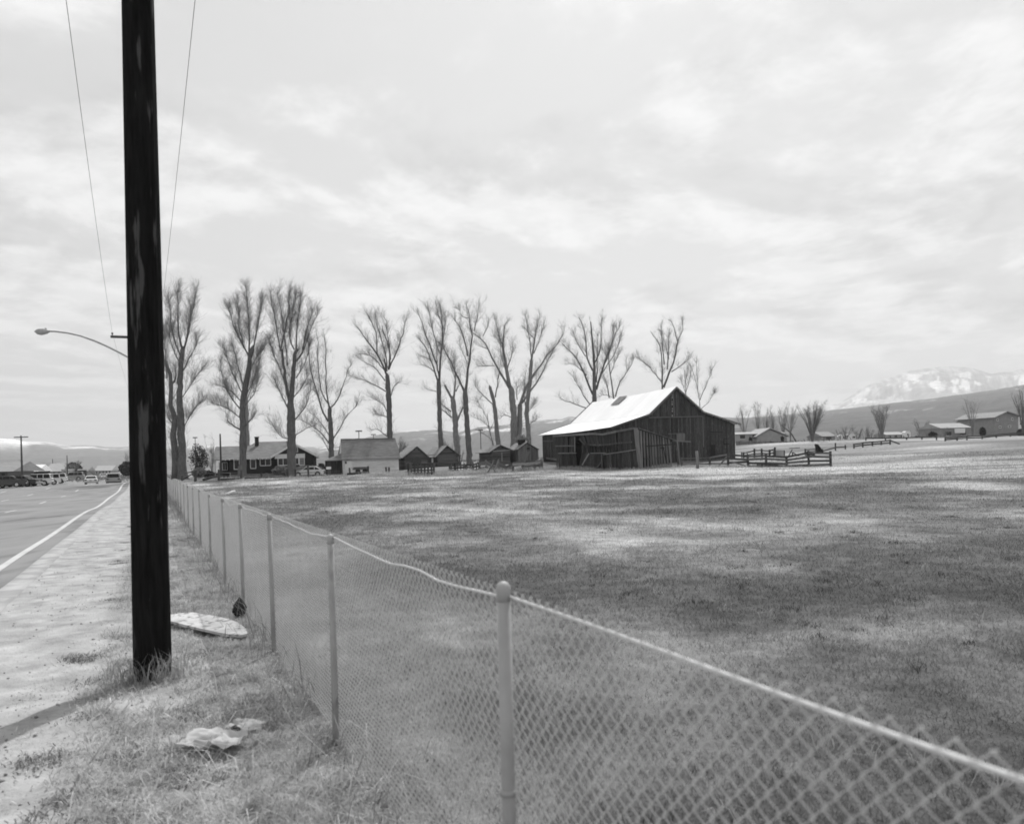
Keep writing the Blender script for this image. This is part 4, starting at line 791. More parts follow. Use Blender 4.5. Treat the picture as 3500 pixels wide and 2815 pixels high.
# front gable
zg0 = f.hw(E(1275, 530), -1.2)[1]; zg1 = f.hw(E(1905, 495), -1.2)[1]; zg = (zg0+zg1)/2; sl_ = (zGP-zg)/(uGP-uG0)
gw = [f.pt(uG0+.7, -.9, zb-.3), f.pt(uG1-.5, -.9, zb-.3), f.pt(uG1-.5, -.9, zg+.3), f.pt(uGP, -.9, zGP-.15), f.pt(uG0+.7, -.9, zg+.4)]
obj('gable_wall', MB().prism(gw, f.d*4), 'house_wall', ho)
for a, b in ((uG0, uG1), (uG1, uG0)):
    q = [f.pt(a, -1.2, zg), f.pt(uGP, -1.2, zGP), f.pt(uGP, 3.5, zGP), f.pt(a, 3.5, zg)]; obj('gable_roof', MB().prism(q, (0, 0, .12)), 'shingle', ho)
    beam('rake_board', f.pt(a, -1.24, zg+.0), f.pt(uGP, -1.24, zGP+.0), .26, .05, 'white_paint', ho, f.d, 0)
q0, q1 = f.hw(E(1328, 478), -.95), f.hw(E(1735, 528), -.95); obj('porch_band', MB().prism([f.pt(q0[0], -.95, q1[1]), f.pt(q1[0], -.95, q1[1]), f.pt(q1[0], -.95, q0[1]), f.pt(q0[0], -.95, q0[1])], f.d*-.06), 'white_paint', ho)
for a, b, pn in ((E(782, 552), E(857, 678), 1), (E(1002, 548), E(1077, 667), 1), (E(1132, 542), E(1277, 627), 2)):
    wn = win(f, ho, a, b, -.01, panes=pn)
    u0, z1 = f.hw(a); u1, _ = f.hw(b); obj('arched_head', MB().prism([f.pt(u0-.06, -.03, z1), f.pt(u1+.06, -.03, z1), f.pt(u1-.15, -.03, z1+.12), f.pt((u0+u1)/2, -.03, z1+.17), f.pt(u0+.15, -.03, z1+.12)], f.d*-.04), 'white_paint', wn)
win(f, ho, E(1372, 532), E(1512, 624), -.92, panes=2); win(f, ho, E(1596, 526), E(1650, 612), -.92); win(f, ho, E(1658, 524), E(1728, 622), -.92, glass='mid_wall'); win(f, ho, E(1592, 386), E(1636, 446), -.92)
ch = f.hw(E(1087, 245), DH/2-1.2); ch0 = f.hw(E(1087, 345), DH/2-1.2); hw_ = .34
cm = f.pt(ch[0], DH/2-1.2, 0); obj('chimney', MB().box((cm.x, cm.y, (ch[1]+ch0[1]-.8)/2), .44, .44, ch[1]-ch0[1]+.8).box((cm.x, cm.y, ch[1]-.06), .54, .54, .14), 'house_wall', ho)
for k in range(12):
    u = uA-.4+k*(uB-uA)/11; beam('rafter_tail', f.pt(u, -.72, rz-.04), f.pt(u, -.3, rz+.02), .08, .12, 'white_paint', ho, (0, 0, 1), 0)
# porch wing on the left
pu0 = f.hw(E(490, 560), 1.0)[0]; zpt = f.hw(E(600, 553), 1.0)[1]; zpr = f.hw(E(600, 374), 4.5)[1]
obj('porch_wall', MB().prism([f.pt(pu0+.9, 3, zb-.3), f.pt(uA, 3, zb-.3), f.pt(uA, 3, zpt), f.pt(pu0+.9, 3, zpt)], f.d*4), 'house_wall', ho)
obj('porch_roof', MB().prism([f.pt(pu0, .7, zpt), f.pt(pu0, 4.5, zpr), f.pt(pu0, 8.3, zpt)], f.g*(uA+2.5-pu0)), 'shingle', ho)
beam('porch_fascia', f.pt(pu0, .66, zpt-.02), f.pt(uA, .66, zpt-.02), .16, .05, 'pale_roof', ho, f.d, 0)
beam('porch_column', f.pt(pu0+.25, 1.1, zb), f.pt(pu0+.25, 1.1, zpt), .3, .3, 'white_paint', ho, f.d, 0)
obj('porch_parapet', MB().prism([f.pt(pu0+.4, 1.1, zb-.2), f.pt(uA, 1.1, zb-.2), f.pt(uA, 1.1, zb+.75), f.pt(pu0+.4, 1.1, zb+.75)], f.d*.2), 'house_wall', ho)
f.O = f.O; win(f, ho, E(585, 590), E(625, 700), 2.95, panes=1, glass='mid_wall'); win(f, ho, E(632, 588), E(695, 690), 2.95, panes=2)
# ---- barn
O = P(*I(1110, 680), 97); O.z = 0; f = Frame(O, AF)
uLE, zLE = f.hw(I(1110, 684)); uLK, zLK = f.hw(I(1680, 488)); uPK, zPK = f.hw(I(2062, 97)); uRK, zRK = f.hw(C(1490, 1008)); uRE, zRE = f.hw(C(1785, 1106)); LB = 25.0
zbL = g1(*f.pt(0, 0, 0)[:2]); zbR = g1(*f.pt(uRE, 0, 0)[:2]); zb = min(zbL, zbR)-.3
barn = thing('barn', 'big old dark plank barn with a bright metal roof sweeping out over side bays', 'barn', f.pt(uPK, 0, g1(*f.pt(uPK, 0, 0)[:2])))
prof = [(uLE+.35, zLE-.12), (uLK, zLK-.1), (uPK, zPK-.14), (uRK, zRK-.1), (uRE-.35, zRE-.05)]
top = lambda u: float(np.interp(u, [q[0] for q in prof], [q[1] for q in prof]))
u0, u1 = prof[0][0], prof[-1][0]
obj('frame_core', MB().prism([f.pt(u0+.08, .1, zb)]+[f.pt(u1-.08, .1, zb)]+[f.pt(min(max(a, u0+.08), u1-.08), .1, b-.05) for a, b in prof[::-1]], f.d*(LB-.2)), 'dark_inside', barn)
bw_ = .225; u = u0+bw_/2; zmid = f.hw(I(1900, 548))[1]
while u < u1:
    if uLK-.2 < u < uRK+.1 and top(u) > zmid+.4:
        beam('board', f.pt(u+random.uniform(-.02, .02), .05, g1(*f.pt(u, 0, 0)[:2])-.1), f.pt(u, .05, zmid-.02), bw_-random.uniform(.01, .022), .04, 'barn_board', barn, f.d)
        beam('board', f.pt(u, .035, zmid-.05), f.pt(u+random.uniform(-.02, .02), .035, min(top(u-bw_/2), top(u+bw_/2))-.02), bw_-random.uniform(.01, .022), .04, 'barn_board', barn, f.d)
    else: beam('board', f.pt(u+random.uniform(-.02, .02), .05, g1(*f.pt(u, 0, 0)[:2])-.1), f.pt(u, .05, min(top(u-bw_/2), top(u+bw_/2))-.02), bw_-random.uniform(.01, .022), .04, 'barn_board', barn, f.d)
    u += bw_
a, b = f.hw(I(1665, 548)), f.hw(J(620, 378)); beam('door_track', f.pt(a[0], -.05, a[1]), f.pt(b[0], -.05, b[1]), .14, .12, 'old_rail', barn, f.d)
for q0, q1, wd_, m in ((J(295, 395), J(297, 560), .1, 'dark_inside'), (J(312, 110), J(322, 375), .16, 'grey_board'), (J(258, 562), J(430, 555), .1, 'old_rail'), (J(350, 560), J(352, 640), .1, 'old_rail'), (J(432, 560), J(432, 640), .08, 'old_rail'), (J(700, 540), J(835, 543), .09, 'dark_inside'), (J(845, 670), J(900, 668), .1, 'dark_inside'), (J(845, 612), J(900, 612), .06, 'dark_inside'), (J(845, 612), J(845, 670), .06, 'dark_inside'), (J(492, 400), J(495, 560), .12, 'grey_board'), (J(622, 375), J(630, 700), .1, 'grey_board')):
    a, b = f.hw(q0), f.hw(q1); beam('batten', f.pt(a[0], 0, a[1]), f.pt(b[0], 0, b[1]), wd_, .05, m, barn, f.d)
a, b = f.hw(J(350, 562)), f.hw(J(432, 640)); obj('hay_door', MB().prism([f.pt(a[0], .02, b[1]), f.pt(b[0], .02, b[1]), f.pt(b[0], .02, a[1]), f.pt(a[0], .02, a[1])], f.d*-.05), 'grey_board', barn)
a, b = f.hw(J(710, 675)), f.hw(J(755, 790)); obj('small_door', MB().prism([f.pt(a[0], .02, b[1]), f.pt(b[0], .02, b[1]), f.pt(b[0], .02, a[1]), f.pt(a[0], .02, a[1])], f.d*-.03), 'dark_inside', barn)
for k in range(11):       # bird holes beside the centre batten
    a = f.hw(J(302+random.uniform(-4, 4), 130+k*24)); obj('bird_hole', MB().prism([f.pt(a[0]+.07*math.cos(j*.785), .0, a[1]+.1*math.sin(j*.785)) for j in range(8)], f.d*-.02), 'pale_board' if k % 3 else 'dark_inside', barn)
# left wall under the low eave
w_ = .15
while w_ < LB-.1: beam('board', f.pt(u0+.04, w_, g1(*f.pt(u0, w_, 0)[:2])+(.5 if 19.5 < w_ else -.1)), f.pt(u0+.04, w_, zLE-.2), .28, .04, 'barn_board', barn, f.g); w_ += .3
for q0, q1, wd_, m in ((I(110, 892), I(262, 893), .14, 'old_rail'), (I(225, 895), I(228, 1180), .16, 'grey_board'), (I(160, 1145), I(325, 1168), .3, 'old_rail')):
    a, b = f.hu(q0, u0-.03), f.hu(q1, u0-.03); beam('batten', f.pt(u0-.03, *a), f.pt(u0-.03, *b), wd_, .06, m, barn, f.g)
a, b = f.hu(I(100, 1215), u0-1.2), f.hu(I(325, 1215), u0-1.2); tb = beam('beam_timber', f.pt(u0-1.2, *a), f.pt(u0-1.2, *b), .22, .22, 'pale_rail', None, f.g); tag(tb, 'pale horizontal timber lying along the low wall of the barn', 'timber')
# metal roof in sheets
def sag(u, w_, z): return z-.10*math.sin(math.pi*max(0, min(1, w_/LB)))*(1 if u > uLK else 1.4)
nsh = 12
for k in range(nsh):
    a_ = -.3+(LB+.6)*k/nsh; b_ = -.3+(LB+.6)*(k+1)/nsh-.012
    for (ua, za, ub, zb_), nm, od in (((uLE-.15, zLE-.05, uLK, zLK), 'lower_roof_sheet', 0), ((uLK-.12, zLK-.02, uPK, zPK), 'upper_roof_sheet', .03), ((uPK, zPK, uRK, zRK), 'far_roof_sheet', .03), ((uRK, zRK, uRE+.25, zRE-.1), 'far_lower_roof_sheet', 0)):
        q = [f.pt(ua, a_, sag(ua, a_, za)+od), f.pt(ub, a_, sag(ub, a_, zb_)+od), f.pt(ub, b_, sag(ub, b_, zb_)+od), f.pt(ua, b_, sag(ua, b_, za)+od)]
        obj(nm, MB().prism(q, (0, 0, .035)), 'tin_roof', barn)
for (ua, za, ub, zb_) in ((uLE-.1, zLE-.06, uLK, zLK-.02), (uLK, zLK-.02, uPK, zPK-.02), (uPK, zPK-.02, uRK, zRK-.02), (uRK, zRK-.02, uRE+.3, zRE-.12)):
    beam('rake_board', f.pt(ua, -.33, za-.06), f.pt(ub, -.33, zb_-.06), .2, .05, 'grey_board', barn, f.d)
    for k in range(5): t_ = (k+.5)/5; beam('lookout', f.pt(ua+(ub-ua)*t_, -.3, za+(zb_-za)*t_-.1), f.pt(ua+(ub-ua)*t_, .05, za+(zb_-za)*t_-.1), .08, .1, 'barn_board', barn, (0, 0, 1))
# patch without sheets, showing old shakes
def onroof(q):
    n = (f.g*-(zPK-zLK)+Vector((0, 0, uPK-uLK))).normalized(); p0 = f.pt(uLK, 0, zLK+.1); r = ray(*q); tt = (p0-Vector((0, 0, EYE))).dot(n)/r.dot(n); return Vector((0, 0, EYE))+r*tt, n
pp = [onroof(I(*q)) for q in ((1110, 362), (1225, 345), (1352, 226), (1240, 240))]; obj('roof_patch', MB().prism([q[0] for q in pp], pp[0][1]*.03), 'shingle_patch', barn)
# far end rake boards seen past the roof
beam('rake_board', f.pt(uLK, LB+.33, zLK+.05), f.pt(uPK, LB+.33, zPK+.02), .3, .06, 'grey_board', barn, f.d)
beam('rake_board', f.pt(uLE, LB+.33, zLE), f.pt(uLK, LB+.33, zLK), .2, .06, 'grey_board', barn, f.d)
# ---- collapsing shed before the barn
AS = math.radians(40); O = P(*I(1500, 1365), 86); O.z = 0; s = Frame(O, AS)
shd = thing('collapsing_shed', 'sagging lean-to shed of loose warped planks with gaps, in front of the barn', 'shed', Vector((O.x, O.y, g1(O.x, O.y))))
TOPX = [(310, 815), (600, 800), (850, 785), (1000, 792), (1200, 752), (1455, 704)]
def stop(x): return float(np.interp(x, [q[0] for q in TOPX], [q[1] for q in TOPX]))
def sbot(x): return float(np.interp(x, [300, 600, 900, 1250, 1500], [1290, 1330, 1345, 1372, 1372]))
def lw(x, y, d_=0.0): w_, z = s.hu(I(x, y), d_); return s.pt(d_, w_, z)
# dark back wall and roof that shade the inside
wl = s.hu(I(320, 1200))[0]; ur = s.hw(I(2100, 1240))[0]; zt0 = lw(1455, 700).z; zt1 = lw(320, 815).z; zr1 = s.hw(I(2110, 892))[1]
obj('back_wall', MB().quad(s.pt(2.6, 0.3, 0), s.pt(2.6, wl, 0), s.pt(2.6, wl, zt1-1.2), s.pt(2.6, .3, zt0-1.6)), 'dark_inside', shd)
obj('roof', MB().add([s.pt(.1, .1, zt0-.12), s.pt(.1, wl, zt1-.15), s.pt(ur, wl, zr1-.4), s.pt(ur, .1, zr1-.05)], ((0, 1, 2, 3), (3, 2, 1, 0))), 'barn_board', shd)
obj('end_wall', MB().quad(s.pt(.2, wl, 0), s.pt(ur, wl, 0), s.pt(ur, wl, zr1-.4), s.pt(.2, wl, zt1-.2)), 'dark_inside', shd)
x = 318
while x < 1470:                                        # lower planks, fanned and bowed
    if not 598 < x < 690:
        y0 = 1075+random.uniform(-8, 12) if x > 690 else 1075
        if x > 900: y0 = np.interp(x, [900, 1470], [1080, 1030])+random.uniform(-6, 6)
        ln = np.interp(x, [300, 590, 700, 850, 1100, 1470], [6, 25, -60, -35, 10, 35])+random.uniform(-10, 10)
        beam('plank', lw(x, y0, random.uniform(-.1, .05)), lw(x+ln, sbot(x)+random.uniform(-5, 25), -.15+random.uniform(-.2, .1)), .23, .03, 'shed_board', shd, s.g)
    x += random.uniform(18, 23)
x = 322
while x < 1460:                                        # upper planks hang from the top beam
    if not 596 < x < 640:
        y0 = stop(x)+14; yb = 1065 if x < 600 else np.interp(x, [640, 800, 1000, 1250, 1460], [985, 985, 975, 1085, 1050])+random.uniform(-25, 20)
        ln = np.interp(x, [320, 590, 650, 760, 1100, 1460], [-4, -10, 70, 45, 15, 8])+random.uniform(-6, 6)
        if random.random() > (.03 if x < 1000 else .12): beam('plank', lw(x, y0, .05), lw(x+ln, yb, random.uniform(-.05, .12)), .22, .03, 'shed_board', shd, s.g)
    x += random.uniform(19, 24)
for k in range(30):                                     # middle band, set back
    x = 700+k*25+random.uniform(-15, 15)
    beam('plank', lw(x, 960, .2), lw(x+random.uniform(0, 25), 1075, .15), .2, .03, 'shed_board', shd, s.g)
for i in range(len(TOPX)-1): beam('top_beam', lw(TOPX[i][0]-(45 if i == 0 else 0), TOPX[i][1], -.12), lw(*TOPX[i+1], -.12), .22, .2, 'grey_board', shd, s.g)
for pl, m, th in (([(300, 965), (575, 962)], 'grey_board', .16), ([(340, 1072), (600, 1068)], 'grey_board', .12), ([(690, 950), (800, 948), (1000, 950), (1200, 925), (1425, 905)], 'barn_board', .16), ([(815, 1072), (1040, 1066)], 'grey_board', .11), ([(1000, 1090), (1250, 1055), (1475, 1020)], 'grey_board', .1), ([(645, 860), (735, 950)], 'barn_board', .16), ([(790, 1075), (690, 1245)], 'pale_rail', .13), ([(970, 1200), (868, 1340)], 'old_rail', .1), ([(980, 1080), (982, 1350)], 'barn_board', .2), ([(1105, 1090), (1130, 1355)], 'barn_board', .2), ([(580, 830), (580, 1050)], 'grey_board', .12)):
    for a, b in zip(pl, pl[1:]): beam('cross_rail', lw(*a, -.3), lw(*b, -.3), th, .1, m, shd, s.g)
beam('corner_post', lw(1478, 700, -.1), s.pt(.0, -.05, 0)+Vector((.35, 0, lw(1530, 1360).z-.2)), .36, .3, 'grey_board', shd, s.g)
def rw(x, y, d_=0.0): u_, z = s.hw(I(x, y), d_); return s.pt(u_, d_, z)
x = 1515
while x < 2080:                                        # right hand end wall
    yt = np.interp(x, [1500, 2110], [712, 895])+8; yb = np.interp(x, [1500, 1900, 2110], [1352, 1300, 1245])
    gx = np.interp(x, [1500, 1900, 2080], [20, 35, 50])
    if x > 1985: yt = max(yt, 880); 
    beam('plank', rw(x, yt), rw(x+gx, yb+10, random.uniform(-.1, .05)), .27, .04, 'grey_board' if x < 2000 else 'barn_board', shd, s.d)
    x += random.uniform(37, 43)
    if 1990 < x < 2060: x = 2060
beam('eave_beam', rw(1500, 703, -.1), rw(2050, 880, -.1), .1, .14, 'barn_board', shd, s.d)
for k in range(16): t_ = k/15; a = rw(1520+t_*520, 703+t_*170, -.16); beam('roof_shake_end', a, a+Vector((.25, .05, -.07)), .06, .14, 'old_rail', shd, s.d)
for a, b, th, m in (((1640, 968), (2060, 938), .1, 'dark_inside'), ((1840, 992), (1900, 995), .1, 'dark_inside'), ((1885, 975), (1935, 1230), .06, 'dark_inside'), ((1600, 1148), (1690, 1155), .08, 'barn_board'), ((1780, 1140), (1860, 1130), .08, 'barn_board'), ((2020, 890), (2290, 900), .16, 'old_rail'), ((2090, 880), (2130, 1270), .3, 'grey_board'), ((1900, 1250), (1985, 1240), .1, 'dark_inside')):
    beam('batten', rw(*a, -.08), rw(*b, -.08), th, .06, m, shd, s.d)
# ------------------------------------------------------------------ farm fences
def rail_fence(name, label, posts, rails, m='rail', pm=None, r=.09, group='wooden farm fences', jit=.03, rw_=.14):
    """posts: (x, ytop, ybase, Z) in photo pixels; rails: list of fractions of post height (0 = foot), or pixel polylines"""
    pts = []
    t = None
    for (x, yt, yb, Z) in posts:
        b = base(x, yb, Z); h = (yb-yt)*Z/F; pts.append((b, h))
    t = thing(name, label, 'fence', pts[0][0], group)
    for b, h in pts:
        l = Vector((random.uniform(-jit, jit), random.uniform(-jit, jit), 0)); beam('post', b-Vector((0, 0, .3)), b+l+Vector((0, 0, h)), r*2, r*1.9, pm or m, t, (0, 1, 0))
    for fr in rails:
        for i, ((a, ha), (b, hb)) in enumerate(zip(pts, pts[1:])):
            f_ = fr if isinstance(fr, (int, float)) else fr[i]
            if f_ is None: continue
            fa, fb = (f_, f_) if isinstance(f_, (int, float)) else f_
            d = (b-a).normalized(); s_ = Vector((d.y, -d.x, 0)); s_ = s_ if s_.y < 0 else -s_
            beam('rail', a+s_*r*1.1+Vector((0, 0, ha*fa+random.uniform(-jit, jit)))-d*.1, b+s_*r*1.1+Vector((0, 0, hb*fb+random.uniform(-jit, jit)))+d*.1, rw_, .05, m, t, s_)
    return t
jq = lambda x, a, b, Z: (*J(x, 0)[:1], J(0, a)[1], J(0, b)[1], Z)
rail_fence('board_fence', 'dark four rail plank fence running out from the barn across the pasture', [jq(890,735,888,78), jq(1100,745,872,77.3), jq(1290,750,890,76.4), jq(1505,750,868,75.7), jq(1740,740,910,75), jq(1970,745,905,74)],
           [.86, (.6, .6, .62, .6, .63), ((.28, .44), .3, .3, .36, .38), (None, .06, .08, .1, .12)], rw_=.17, r=.085)
rail_fence('board_fence', 'weathered rail fence between the barn corner and the dark plank fence', [jq(400,780,880,84), jq(695,765,852,86), jq(890,738,880,79)], [.9, .55, .22], m='old_rail', r=.09)
tp = base(*J(567, 925), 76); beam_ = tag(obj('gate_post', MB().tube([tp-Vector((0, 0, .3)), tp+Vector((.02, 0, .8)), tp+Vector((-.05, 0, 185/3.08*76/F))], [.15, .14, .13], 9), 'grey_board', None, True), 'thick pale gate post standing before the barn gable', 'post')
q0, q1 = base(*J(780, 885), 78.5), P(*J(885, 795), 78.5); tag(beam('loose_plank', q0, q1, .16, .04, 'old_rail'), 'plank leaning on the fence post right of the barn door', 'plank')
q0, q1 = base(*J(930, 850), 77.5), base(*J(1080, 890), 77.2); tag(beam('loose_plank', q0+Vector((0, 0, .5)), q1+Vector((0, 0, .08)), .14, .04, 'old_rail'), 'fallen plank slanting below the dark plank fence', 'plank')
q0, q1 = base(*J(1190, 885), 76.2), base(*J(1420, 895), 75.6); tag(beam('fallen_log', q0+Vector((0, 0, .22)), q1+Vector((0, 0, .12)), .3, .26, 'rail'), 'dark log lying along the foot of the dark plank fence', 'log')
# corral behind
rail_fence('corral_fence', 'low broken corral fence beside the barn corner', [jq(1050,700,760,112), jq(1165,692,790,105), jq(1245,685,780,106), jq(1325,660,740,110), jq(1380,655,760,108)], [.8, .45, .15], m='rail', r=.1)
rail_fence('corral_fence', 'short fence panel beside the multi stemmed bush', [jq(1700,670,728,125), jq(1815,675,728,126)], [.8, .35], m='rail', r=.1)
for k, (x, yt, yb) in enumerate(((1030, 660, 720), (1090, 700, 745), (1480, 675, 742), (1565, 668, 712))):
    b = base(*J(x, yb), 118); lab = ['thin stake by the barn corner', 'short stake inside the corral', 'stake beside the white tank box', 'post with slanting props beyond the white tank box'][k]
    tag(beam('stake', b-Vector((0, 0, .2)), b+Vector((0, 0, (yb-yt)/3.08*118/F)), .14, .14, 'rail'), lab, 'stake')
b = base(*J(1565, 735), 117); pr = thing('prop_frame', 'low slanting timber props on the open ground past the corral', 'timber', b)
beam('prop', b+Vector((-.6, 0, 0)), b+Vector((0, 0, 1.0)), .12, .1, 'rail', pr); beam('prop', b+Vector((0, 0, .55)), b+Vector((.95, 0, .02)), .14, .1, 'rail', pr); beam('prop', b+Vector((-.45, -.1, 1.15)), b+Vector((1.1, 0, 1.2)), .1, .08, 'rail', pr)
b = base(*J(1432, 748), 109); wt = thing('water_tank', 'white rectangular tank box among the corral posts', 'tank', b); s_ = 109/F/3.08
obj('tank_body', MB().box(b+Vector((0, .6, 36*s_)), 84*s_, 1.2, 72*s_), 'plaster', wt); obj('tank_lid', MB().box(b+Vector((0, .6, 74*s_)), 92*s_, 1.35, .1), 'white_paint', wt)
b = base(*J(1835, 725), 124); st = thing('dark_stump', 'dark slanting stump at the end of a short fence panel', 'stump', b); obj('stump_wood', MB().tube([b+Vector((.5, 0, -.1)), b+Vector((.1, 0, .7)), b+Vector((-.2, 0, 1.3)), b+Vector((-.45, 0, 1.45))], [.5, .42, .3, .12], 8), 'pole_wood', st, True)
b = base(*J(1750, 735), 104); st = thing('brush_heap', 'low dark heap of brush behind the end of the dark plank fence', 'brush', b); mb = MB()
for k in range(40): a = random.uniform(0, 6.28); e = Vector((math.cos(a)*.9, math.sin(a)*.5, random.uniform(-.1, .3))); c_ = b+Vector((random.uniform(-.7, .7), random.uniform(-.3, .3), random.uniform(.05, .5))); mb.tube([c_-e*.4, c_+e*.4], .03, 4)
obj('branches', mb, 'pole_wood', st)
kq = lambda x, a, b, Z: (*K(x, 0)[:1], K(0, a)[1], K(0, b)[1], Z)
rail_fence('pasture_rail_fence', 'distant two rail fence with a slanting end brace in the pasture', [kq(590,848,888,128), kq(672,842,882,129), kq(760,832,872,130), kq(842,828,868,131), kq(922,820,866,132)], [.85, .35], m='rail', r=.09, rw_=.2)
b0 = P(*K(925, 822), 132); b1 = base(*K(1012, 862), 132); tag(beam('brace_plank', b0, b1, .2, .12, 'rail'), 'slanting brace plank at the end of the distant two rail fence', 'plank')
rail_fence('pasture_rail_fence', 'low fallen fence rails between the bush and the two rail fence', [kq(300,868,900,126), kq(418,825,895,127), kq(510,855,890,128)], [.4], m='rail', r=.08, rw_=.2)
rail_fence('pasture_rail_fence', 'long distant rail fence before the houses, left stretch', [kq(700,785,815,160), kq(880,795,820,160), kq(1075,792,818,160), kq(1215,785,815,160), kq(1350,765,810,158)], [.8], m='rail', r=.1, rw_=.2)
rail_fence('pasture_rail_fence', 'long dark rail fence before the large gabled house', [kq(1430,798,830,150), kq(1540,785,818,152), kq(1630,765,805,155), kq(1770,758,795,158), kq(1900,755,790,160), kq(2030,752,785,162), kq(2150,750,785,164), kq(2300,748,782,166)], [.85, .45], m='rail', r=.1, rw_=.24)
# house-side pasture fence
eq = lambda x, a, b, Z: (*E(x, 0)[:1], E(0, a)[1], E(0, b)[1], Z)
wf = rail_fence('post_and_wire_fence', 'row of short uneven posts with a wire between the pasture and the house yard', [eq(90,800,870,86), eq(262,765,918,82), eq(582,765,912,84), eq(882,770,890,89), eq(1160,790,862,94), eq(1512,745,856,95), eq(1605,742,848,96), eq(1787,690,848,96), eq(2065,740,812,101), (FF(105,0)[0], FF(0,730)[1], FF(0,810)[1], 101), (FF(380,0)[0], FF(0,690)[1], FF(0,785)[1], 102), (FF(620,0)[0], FF(0,670)[1], FF(0,775)[1], 103), (FF(868,0)[0], FF(0,655)[1], FF(0,718)[1], 108), (FF(900,0)[0], FF(0,655)[1], FF(0,718)[1], 107)], [], m='rail', r=.1, jit=.12)
pp_ = [c for c in wf.children]
for (a, b) in zip(pp_, pp_[1:]):
    A_ = org(wf)+a.matrix_basis.translation; B_ = org(wf)+b.matrix_basis.translation; za = a.matrix_basis.to_scale().z*.28; zb_ = b.matrix_basis.to_scale().z*.28
    for fz_ in (1.0, .2): obj('wire', MB().tube([A_+Vector((0, -.1, za*fz_)), A_.lerp(B_, .5)+Vector((0, -.1, (za+zb_)/2*fz_-.06)), B_+Vector((0, -.1, zb_*fz_))], .009, 4), 'dark_wire', wf)
def logth(lab, q0, z0, q1, z1, r, Z0, Z1, m='rail', cat='log', name='fallen_log'):
    a = base(*q0, Z0)+Vector((0, 0, z0)); b = base(*q1, Z1)+Vector((0, 0, z1)); return tag(obj(name, MB().tube([a, a.lerp(b, .5)+Vector((0, 0, random.uniform(-.03, .05))), b], [r, r*.9, r*.7], 8), m, None, True), lab, cat)
logth('dark log slanting down from a post before the house', E(372, 912), .1, E(600, 872), .5, .13, 83.5, 85)
logth('long dark edging log at the pasture edge before the house', E(610, 898), .08, E(890, 885), .08, .1, 85, 89); logth('dark edging log under the window end of the house', E(930, 880), .08, E(1480, 862), .1, .1, 90, 94.5)
logth('dark edging log in front of the white hatchback', E(1800, 838), .1, E(2060, 822), .1, .11, 97, 100); logth('bank edging log before the white shed', FF(340, 790), .1, FF(640, 782), .2, .16, 101.5, 102.5)
logth('top rail between the twin poplar and the first post', E(60, 772), .75, E(285, 765), 1.05, .06, 84, 83, 'rail', 'rail', 'loose_rail'); logth('diagonal brace at the end of the post row', E(90, 855), .1, E(270, 775), .95, .07, 84.6, 82.6, 'rail', 'rail', 'loose_rail')
rail_fence('porch_rail', 'low thin white rail before the porch of the house', [eq(400,715,800,103), eq(515,714,800,103), eq(735,713,790,103)], [.98], m='pale_rail', r=.03, rw_=.07)
sg = thing('small_sign', 'small blank white sign on a thin post near the white hatchback', 'sign', base(*E(2055, 770), 103)); o_ = org(sg); s_ = 103/F/3.92
beam('sign_post', o_-Vector((0, 0, .2)), o_+Vector((0, 0, 115*s_)), .06, .05, 'rail', sg); obj('sign_board', MB().box(o_+Vector((0, -.05, 103*s_)), 66*s_, .03, 34*s_), 'white_paint', sg)
ub = base(*E(612, 740), 101); tag(obj('yard_pole', MB().tube([ub-Vector((0, 0, .3)), ub+Vector((0, 0, 4)), ub+Vector((0, 0, 600/3.92*101/F))], [.12, .11, .09], 10), 'bare_pole', None, True), 'plain dark wooden pole standing before the porch', 'pole')
# flat trailer before the white shed
tr = thing('flat_trailer', 'low dark flatbed trailer parked before the white shed', 'trailer', base(*FF(520, 740), 105), local=True, rz=AF); s_ = 105/F/3.92
obj('bed', MB().box((0, 0, .62), 190*s_, 1.8, .22), 'rail', tr); obj('rack', MB().box((0, 0, .82), 170*s_, 1.6, .16), 'old_rail', tr)
for sx in (-.45, .45): obj('wheel', MB().tube([(sx, -.95, .33), (sx, -.72, .33)], .33, 14), 'tyre', tr)
# corral left of the barn: slatted gate, rails, planks
gt = thing('slatted_gate', 'dark lattice gate of upright slats and rails beside the log sheds', 'gate', base(*FF(1190, 745), 98)); 
gx = np.linspace(1200, 1470, 7)
for k, x in enumerate(gx): yb = np.interp(x, [1200, 1290, 1470], [725, 765, 742]); b = base(*FF(x, yb), 98-.5*k/6); beam('slat', b-Vector((0, 0, .1)), P(*FF(x-4, 605-k*1.2), 98-.5*k/6), .22, .05, 'rail', gt)
for fy in (612, 650, 690, 730): beam('rail', P(*FF(1185, fy+8), 98.1), P(*FF(1490, fy-4), 97.4), .17, .05, 'rail', gt)
for x, m in ((1160, 'rail'), (1500, 'old_rail')): b = base(*FF(x, 735), 98); beam('gate_post', b-Vector((0, 0, .3)), P(*FF(x, 600), 98), .24, .22, m, gt)
fq = lambda x, a, b, Z: (*FF(x, 0)[:1], FF(0, a)[1], FF(0, b)[1], Z); hq = lambda x, a, b, Z: (*H(x, 0)[:1], H(0, a)[1], H(0, b)[1], Z)
rail_fence('plank_fence', 'low broken plank fence with a straight top rail beside the slatted gate', [fq(1715,585,690,102), fq(1790,590,690,101.6), fq(1930,575,690,101), fq(2020,585,690,100.6), fq(2110,570,710,100)], [.93, .62, .3], m='rail', r=.1, rw_=.2)
for i, x in enumerate(np.arange(1735, 2100, 42)): b = base(*FF(x, 690), 101.4); beam('picket', b, P(*FF(x+random.uniform(-4, 4), 596+random.uniform(0, 12)), 101.4), .16, .04, 'rail', [o for o in COL.objects if o.name.startswith('plank_fence')][-1])
